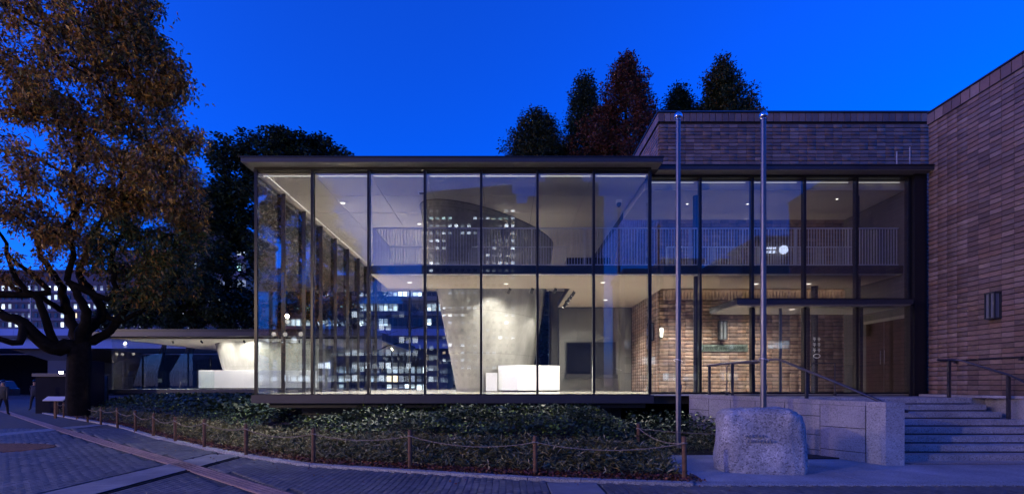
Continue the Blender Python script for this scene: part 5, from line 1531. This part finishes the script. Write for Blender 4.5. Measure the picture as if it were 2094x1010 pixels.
# ================================================================== people walking at the far left
def person(label, x, y, h, face, coat, legs, stride, seed):
    k = h / 1.75
    m = bpy.data.materials.new('clothing_%d' % seed); m.use_nodes = True
    t_ = m.node_tree; b = t_.nodes['Principled BSDF']; b.inputs['Roughness'].default_value = 0.85
    tc = t_.nodes.new('ShaderNodeTexCoord'); sx_ = t_.nodes.new('ShaderNodeSeparateXYZ'); r = t_.nodes.new('ShaderNodeValToRGB'); r.color_ramp.interpolation = 'CONSTANT'
    dv = t_.nodes.new('ShaderNodeMath'); dv.operation = 'DIVIDE'; dv.inputs[1].default_value = h
    t_.links.new(tc.outputs['Object'], sx_.inputs[0]); t_.links.new(sx_.outputs[2], dv.inputs[0]); t_.links.new(dv.outputs[0], r.inputs[0]); t_.links.new(r.outputs[0], b.inputs['Base Color'])
    e = r.color_ramp.elements
    e[0].position = 0; e[0].color = (0.015, 0.015, 0.018, 1); e[1].position = 0.05; e[1].color = (*legs, 1)
    for pos, c in ((0.47, coat), (0.835, (0.36, 0.22, 0.17))):
        q = e.new(pos); q.color = (*c, 1)
    J = {'pel': (0, 0, .95), 'spi': (0, 0, 1.15), 'che': (0, 0, 1.33), 'nec': (0, 0, 1.47), 'hd0': (0, .01, 1.58), 'hd1': (0, .02, 1.68),
         'sl': (-.17, 0, 1.40), 'el': (-.22, stride * .22, 1.13), 'wl': (-.21, stride * .38 + .05, .92), 'fl': (-.20, stride * .42 + .06, .80),
         'sr': (.17, 0, 1.40), 'er': (.22, -stride * .20, 1.13), 'wr': (.22, -stride * .26, .90), 'fr': (.21, -stride * .26 + .02, .78),
         'hl': (-.09, 0, .90), 'kl': (-.10, -stride * .20, .50), 'al': (-.10, -stride * .52, .12), 'tl': (-.10, -stride * .52 + .17, .04),
         'hr': (.09, 0, .90), 'kr': (.10, stride * .30, .50), 'ar': (.10, stride * .42, .09), 'tr': (.10, stride * .42 + .18, .04)}
    rad_ = {'pel': .15, 'spi': .145, 'che': .16, 'nec': .06, 'hd0': .085, 'hd1': .095, 'sl': .075, 'sr': .075, 'el': .055, 'er': .055, 'wl': .04, 'wr': .04, 'fl': .035, 'fr': .035,
            'hl': .10, 'hr': .10, 'kl': .068, 'kr': .068, 'al': .045, 'ar': .045, 'tl': .038, 'tr': .038}
    E_ = [('pel', 'spi'), ('spi', 'che'), ('che', 'nec'), ('nec', 'hd0'), ('hd0', 'hd1'), ('che', 'sl'), ('sl', 'el'), ('el', 'wl'), ('wl', 'fl'), ('che', 'sr'), ('sr', 'er'), ('er', 'wr'), ('wr', 'fr'),
          ('pel', 'hl'), ('hl', 'kl'), ('kl', 'al'), ('al', 'tl'), ('pel', 'hr'), ('hr', 'kr'), ('kr', 'ar'), ('ar', 'tr')]
    names = list(J); idx = {n_: i for i, n_ in enumerate(names)}
    me = bpy.data.meshes.new('person'); me.from_pydata([tuple(c * k for c in J[n_]) for n_ in names], [(idx[a], idx[b_]) for a, b_ in E_], [])
    me.materials.append(m)
    t = thing('person', label, 'person', (x, y, 0.01), 'people walking on the paved walk', face)
    o = link('body', me, t)
    md = o.modifiers.new('skin', 'SKIN'); md.use_smooth_shade = True
    for i, n_ in enumerate(names):
        sv = me.skin_vertices[0].data[i]; sv.radius = (rad_[n_] * k, rad_[n_] * k); sv.use_root = (n_ == 'pel')
    s_ = o.modifiers.new('sub', 'SUBSURF'); s_.levels = 1; s_.render_levels = 2
    # hair cap
    prof = [(0.102 * math.sin(a), 1.70 - 0.11 * math.cos(a)) for a in np.linspace(1.75, math.pi - 0.05, 7)]
    MB().lathe([(r_ * k, z * k) for r_, z in prof], 0, -0.005, 14).build('hair', M['screen'], t, local=True)
    # bag
    MB().bbox(-0.36 * k, -0.25 * k, -0.1 * k, 0.14 * k, 0.55 * k, 0.82 * k, 0.02).build('bag', M['hoard'], t, local=True)
    # face: nose, eyes
    MB().add([(-.015 * k, .105 * k, 1.60 * k), (.015 * k, .105 * k, 1.60 * k), (0, .135 * k, 1.605 * k), (0, .11 * k, 1.66 * k)], [(0, 1, 2), (1, 3, 2), (3, 0, 2)]).build('nose', m, t, local=True)
    for q in (-1, 1): MB().box((q * .035 - .014) * k, (q * .035 + .014) * k, .098 * k, .112 * k, 1.645 * k, 1.66 * k).build('eye', M['screen'], t, local=True)
    return t
person('person in dark navy coat walking past the hoarding at the left', -28.1, 30.0, 1.76, R(200), (0.02, 0.022, 0.045), (0.015, 0.016, 0.022), 0.6, 1)
person('person in grey coat walking at the extreme left picture edge', -24.9, 24.9, 1.70, R(20), (0.05, 0.048, 0.05), (0.02, 0.02, 0.025), 0.5, 2)

# ================================================================== the city behind the camera (mirrored in the glass)
M['tower'] = mat('tower_stone', (0.24, 0.21, 0.18), 0.8, var=0.05, vscale=0.05)
WIN_CITY = WIN; WIN = [window_mat('tower_window_bright', (0.75, 0.86, 1.0), 5.5), window_mat('tower_window', (0.7, 0.82, 1.0), 3.0), window_mat('tower_window_dim', (0.6, 0.7, 0.9), 1.0), WIN_CITY[3], window_mat('tower_window_warm', (1.0, 0.8, 0.55), 4.0), window_mat('tower_window_teal', (0.6, 0.95, 1.0), 4.0)]
tw = office('office_tower', 'broad office tower with checkered lit windows mirrored in the pavilion glass', -43, 5, -230, 30, 98, 6, 3.8, 15, 24, 1.7, 1.4, [.28, .18, .14, .36, .02, .02], M['tower'], 61, facing=1, sill=False)
MB().prism([(5.02, -260), (11, -260), (11, -230), (5.02, -230)], 0, 94).build('shaft', M['tower'], tw)
MB().box(11.02, 50, -262, -231, 0, 98).build('shaft', M['tower'], tw)
MB().box(17, 48, -261, -235, 98.01, 107).build('crown_block', M['tower'], tw)
MB().box(21, 40, -259, -238, 107.01, 112).build('roof_plant', M['tower'], tw)
MB().prism([(-43, -259), (3, -259), (3, -231), (-43, -231)], 98.95, [100, 104, 104, 100]).build('roof_screen', M['tower'], tw)
WIN_TOWER = WIN; WIN = WIN_CITY
def block(label, x0, x1, y, h, d=12, ncol=8, nrow=3, seed=1):
    return office('city_block', label, x0, x1, y, d, h, 2.5, 3.2, ncol, nrow, 1.2, 1.5, [.25, .15, .15, .42, .03, 0], M['tower'], seed, facing=1, sill=False)
block('low city block mirrored at the left of the entrance glass', 24, 31, -75, 24, seed=71)
block('stepped city block mirrored in the middle of the entrance glass', 33, 41, -78, 27, seed=72)
block('small city block mirrored beside the second flagpole', 44, 48.5, -76, 26.5, ncol=5, seed=73)
sb = block('city block with lit rooftop sign mirrored in the entrance glass', 50.5, 57, -74, 30.5, ncol=6, seed=74)
block('low dark block mirrored behind the first floor railing', -30, -20, -120, 26, seed=75)
M['sign_on'] = emit('sign_white_blue', (0.62, 0.72, 1.0), 7.0)
# rooftop sign: a disc and two short words in mirror view
MB().tube([(55.6, -73.6, 28.6), (55.6, -73.3, 28.6)], 0.85, 24).build('sign_disc', M['sign_on'], sb)
for k, x in enumerate((51.4, 52.2, 53.0, 53.8)):
    MB().box(x - 0.28, x + 0.28, -73.6, -73.35, 28.75, 29.05).build('sign_letter', M['sign_on'], sb)
    MB().box(x - 0.3, x + 0.1, -73.6, -73.35, 27.9, 28.4).build('sign_letter', M['sign_on'], sb)
WIN = WIN_TOWER
block('wide office block with lit rows mirrored low in the left pavilion bays', -66, -22, -100, 21, ncol=26, nrow=6, seed=77)
WIN = WIN_CITY
# trees behind the camera
def rear_pt(x, y, B): return pt(x, y, 26.4 + B)
def rear_tree(label, x, B, blobs, seed):
    rg_ = np.random.default_rng(seed)
    X = rear_pt(x, 700, B)[0]
    t = thing('street_tree', label, 'tree', (X, -B, 0), 'trees mirrored in the pavilion')
    A = []
    for (bx, by, rx, rz_, n_) in blobs:
        c = np.array(rear_pt(bx, by, B)); c[1] = -B
        g = rg_.normal(0, 1, (n_, 3)); g /= np.linalg.norm(g, axis=1)[:, None]; g *= (rg_.uniform(0.3, 1, n_) ** 0.5)[:, None]
        A.append(c + g * np.array([rx, rx, rz_]))
    A = np.vstack(A)
    nd_, pa, ra, ti = grow([[(X, -B, 0), (X, -B, 2.5), (X + 0.3, -B, 4.5), (X - 0.2, -B, 6.5)]], A, 0.02, 0.2, seed, 0.46)
    branches_mesh(nd_, pa, ra, 6).build('trunk', M['bark'], t)
    C = clump_leaves(nd_[ti], 150, (0.7, 0.7, 0.55), rg_)
    V, Q = leaves(C, rg_.uniform(0.14, 0.26, len(C)), rg_.uniform(0.07, 0.13, len(C)), (-1, 0.4), rg=rg_)
    link('crown', fast_mesh('crown', V - np.array(wloc(t)), Q, [LF['brown'], LF['rust'], LF['olive']], rg_.choice(3, size=len(Q), p=[.5, .25, .25])), t)
rear_tree('street tree mirrored in the left bays of the pavilion glass', 575, 9, [(560, 390, 3.0, 2.2, 90), (630, 430, 2.2, 2.0, 60), (690, 510, 1.5, 1.5, 34), (540, 490, 2.6, 2.4, 60), (620, 540, 2.4, 1.5, 40), (600, 620, 2.4, 1.8, 40), (700, 590, 1.9, 1.5, 40), (735, 560, 0.9, 1.0, 14), (560, 700, 2.4, 1.4, 24)], 81)
# many-globed street lamps on the square behind and beside the camera, mirrored in the glass
def globe_lamp(label, X, Y, power):
    gl = thing('globe_street_lamp', label, 'street lamp', (X, Y, 0), 'globe street lamps of the square')
    MB().lathe([(0.2, 0), (0.2, 0.25), (0.12, 0.4), (0.11, 1.0)], X, Y, 12).build('base', M['steel_dark'], gl)
    MB().tube([(X, Y, 1.0), (X, Y, 4.6)], [0.09, 0.06], 10).build('pole', M['steel_dark'], gl)
    for k, (dx, dz) in enumerate([(0, 5.25), (-0.8, 4.5), (0.8, 4.5), (0.05, 4.45)]):
        x, y, z = X + dx, Y + (0.4 if k == 3 else 0), dz
        if k: MB().tube([(X, Y, 4.1), (x, y, 4.05), (x, y, z - 0.12)], 0.03, 6).build('arm', M['steel_dark'], gl)
        MB().lathe([(max(0.13 * math.sin(a), 0.01), z - 0.13 * math.cos(a)) for a in np.linspace(0.2, math.pi - 0.02, 8)], x, y, 14).build('globe', M['globe_on'], gl)
    d = bpy.data.lights.new('globe_glow', 'POINT'); d.energy = power * LP; d.color = (1.0, 0.74, 0.48); d.shadow_soft_size = 0.09
    o = bpy.data.objects.new('globe_glow', d); COL.objects.link(o); o.parent = gl; o.location = (0, 0, 5.55)
globe_lamp('globe street lamp mirrored in the side bays of the pavilion', -12.9, -3.2, 2800)
globe_lamp('cluster of glowing globes mirrored in the left wing glass', -36.8, 8.0, 5000)
rear_tree('added unseen tree darkening the sky mirrored in the left wing glass', 330, 20, [(330, 640, 4, 3, 50), (280, 690, 3.5, 2.5, 36), (400, 680, 3.5, 2.6, 40), (470, 650, 4, 3, 40)], 83)  # added behind the camera to darken the wing's mirrored sky
rear_tree('added unseen tree darkening the sky mirrored by the side fins of the pavilion', 470, 22, [(470, 500, 4.5, 4, 60), (420, 600, 4, 3.5, 40), (540, 620, 4.5, 3.2, 50)], 84)  # unseen tree, put here to cover bright mirrored sky
block('long dim city block added to hide the low sky mirrored in the left wing', -150, -52, -120, 22, ncol=12, nrow=1, seed=76)  # added to block the bright low sky from the wing's reflection
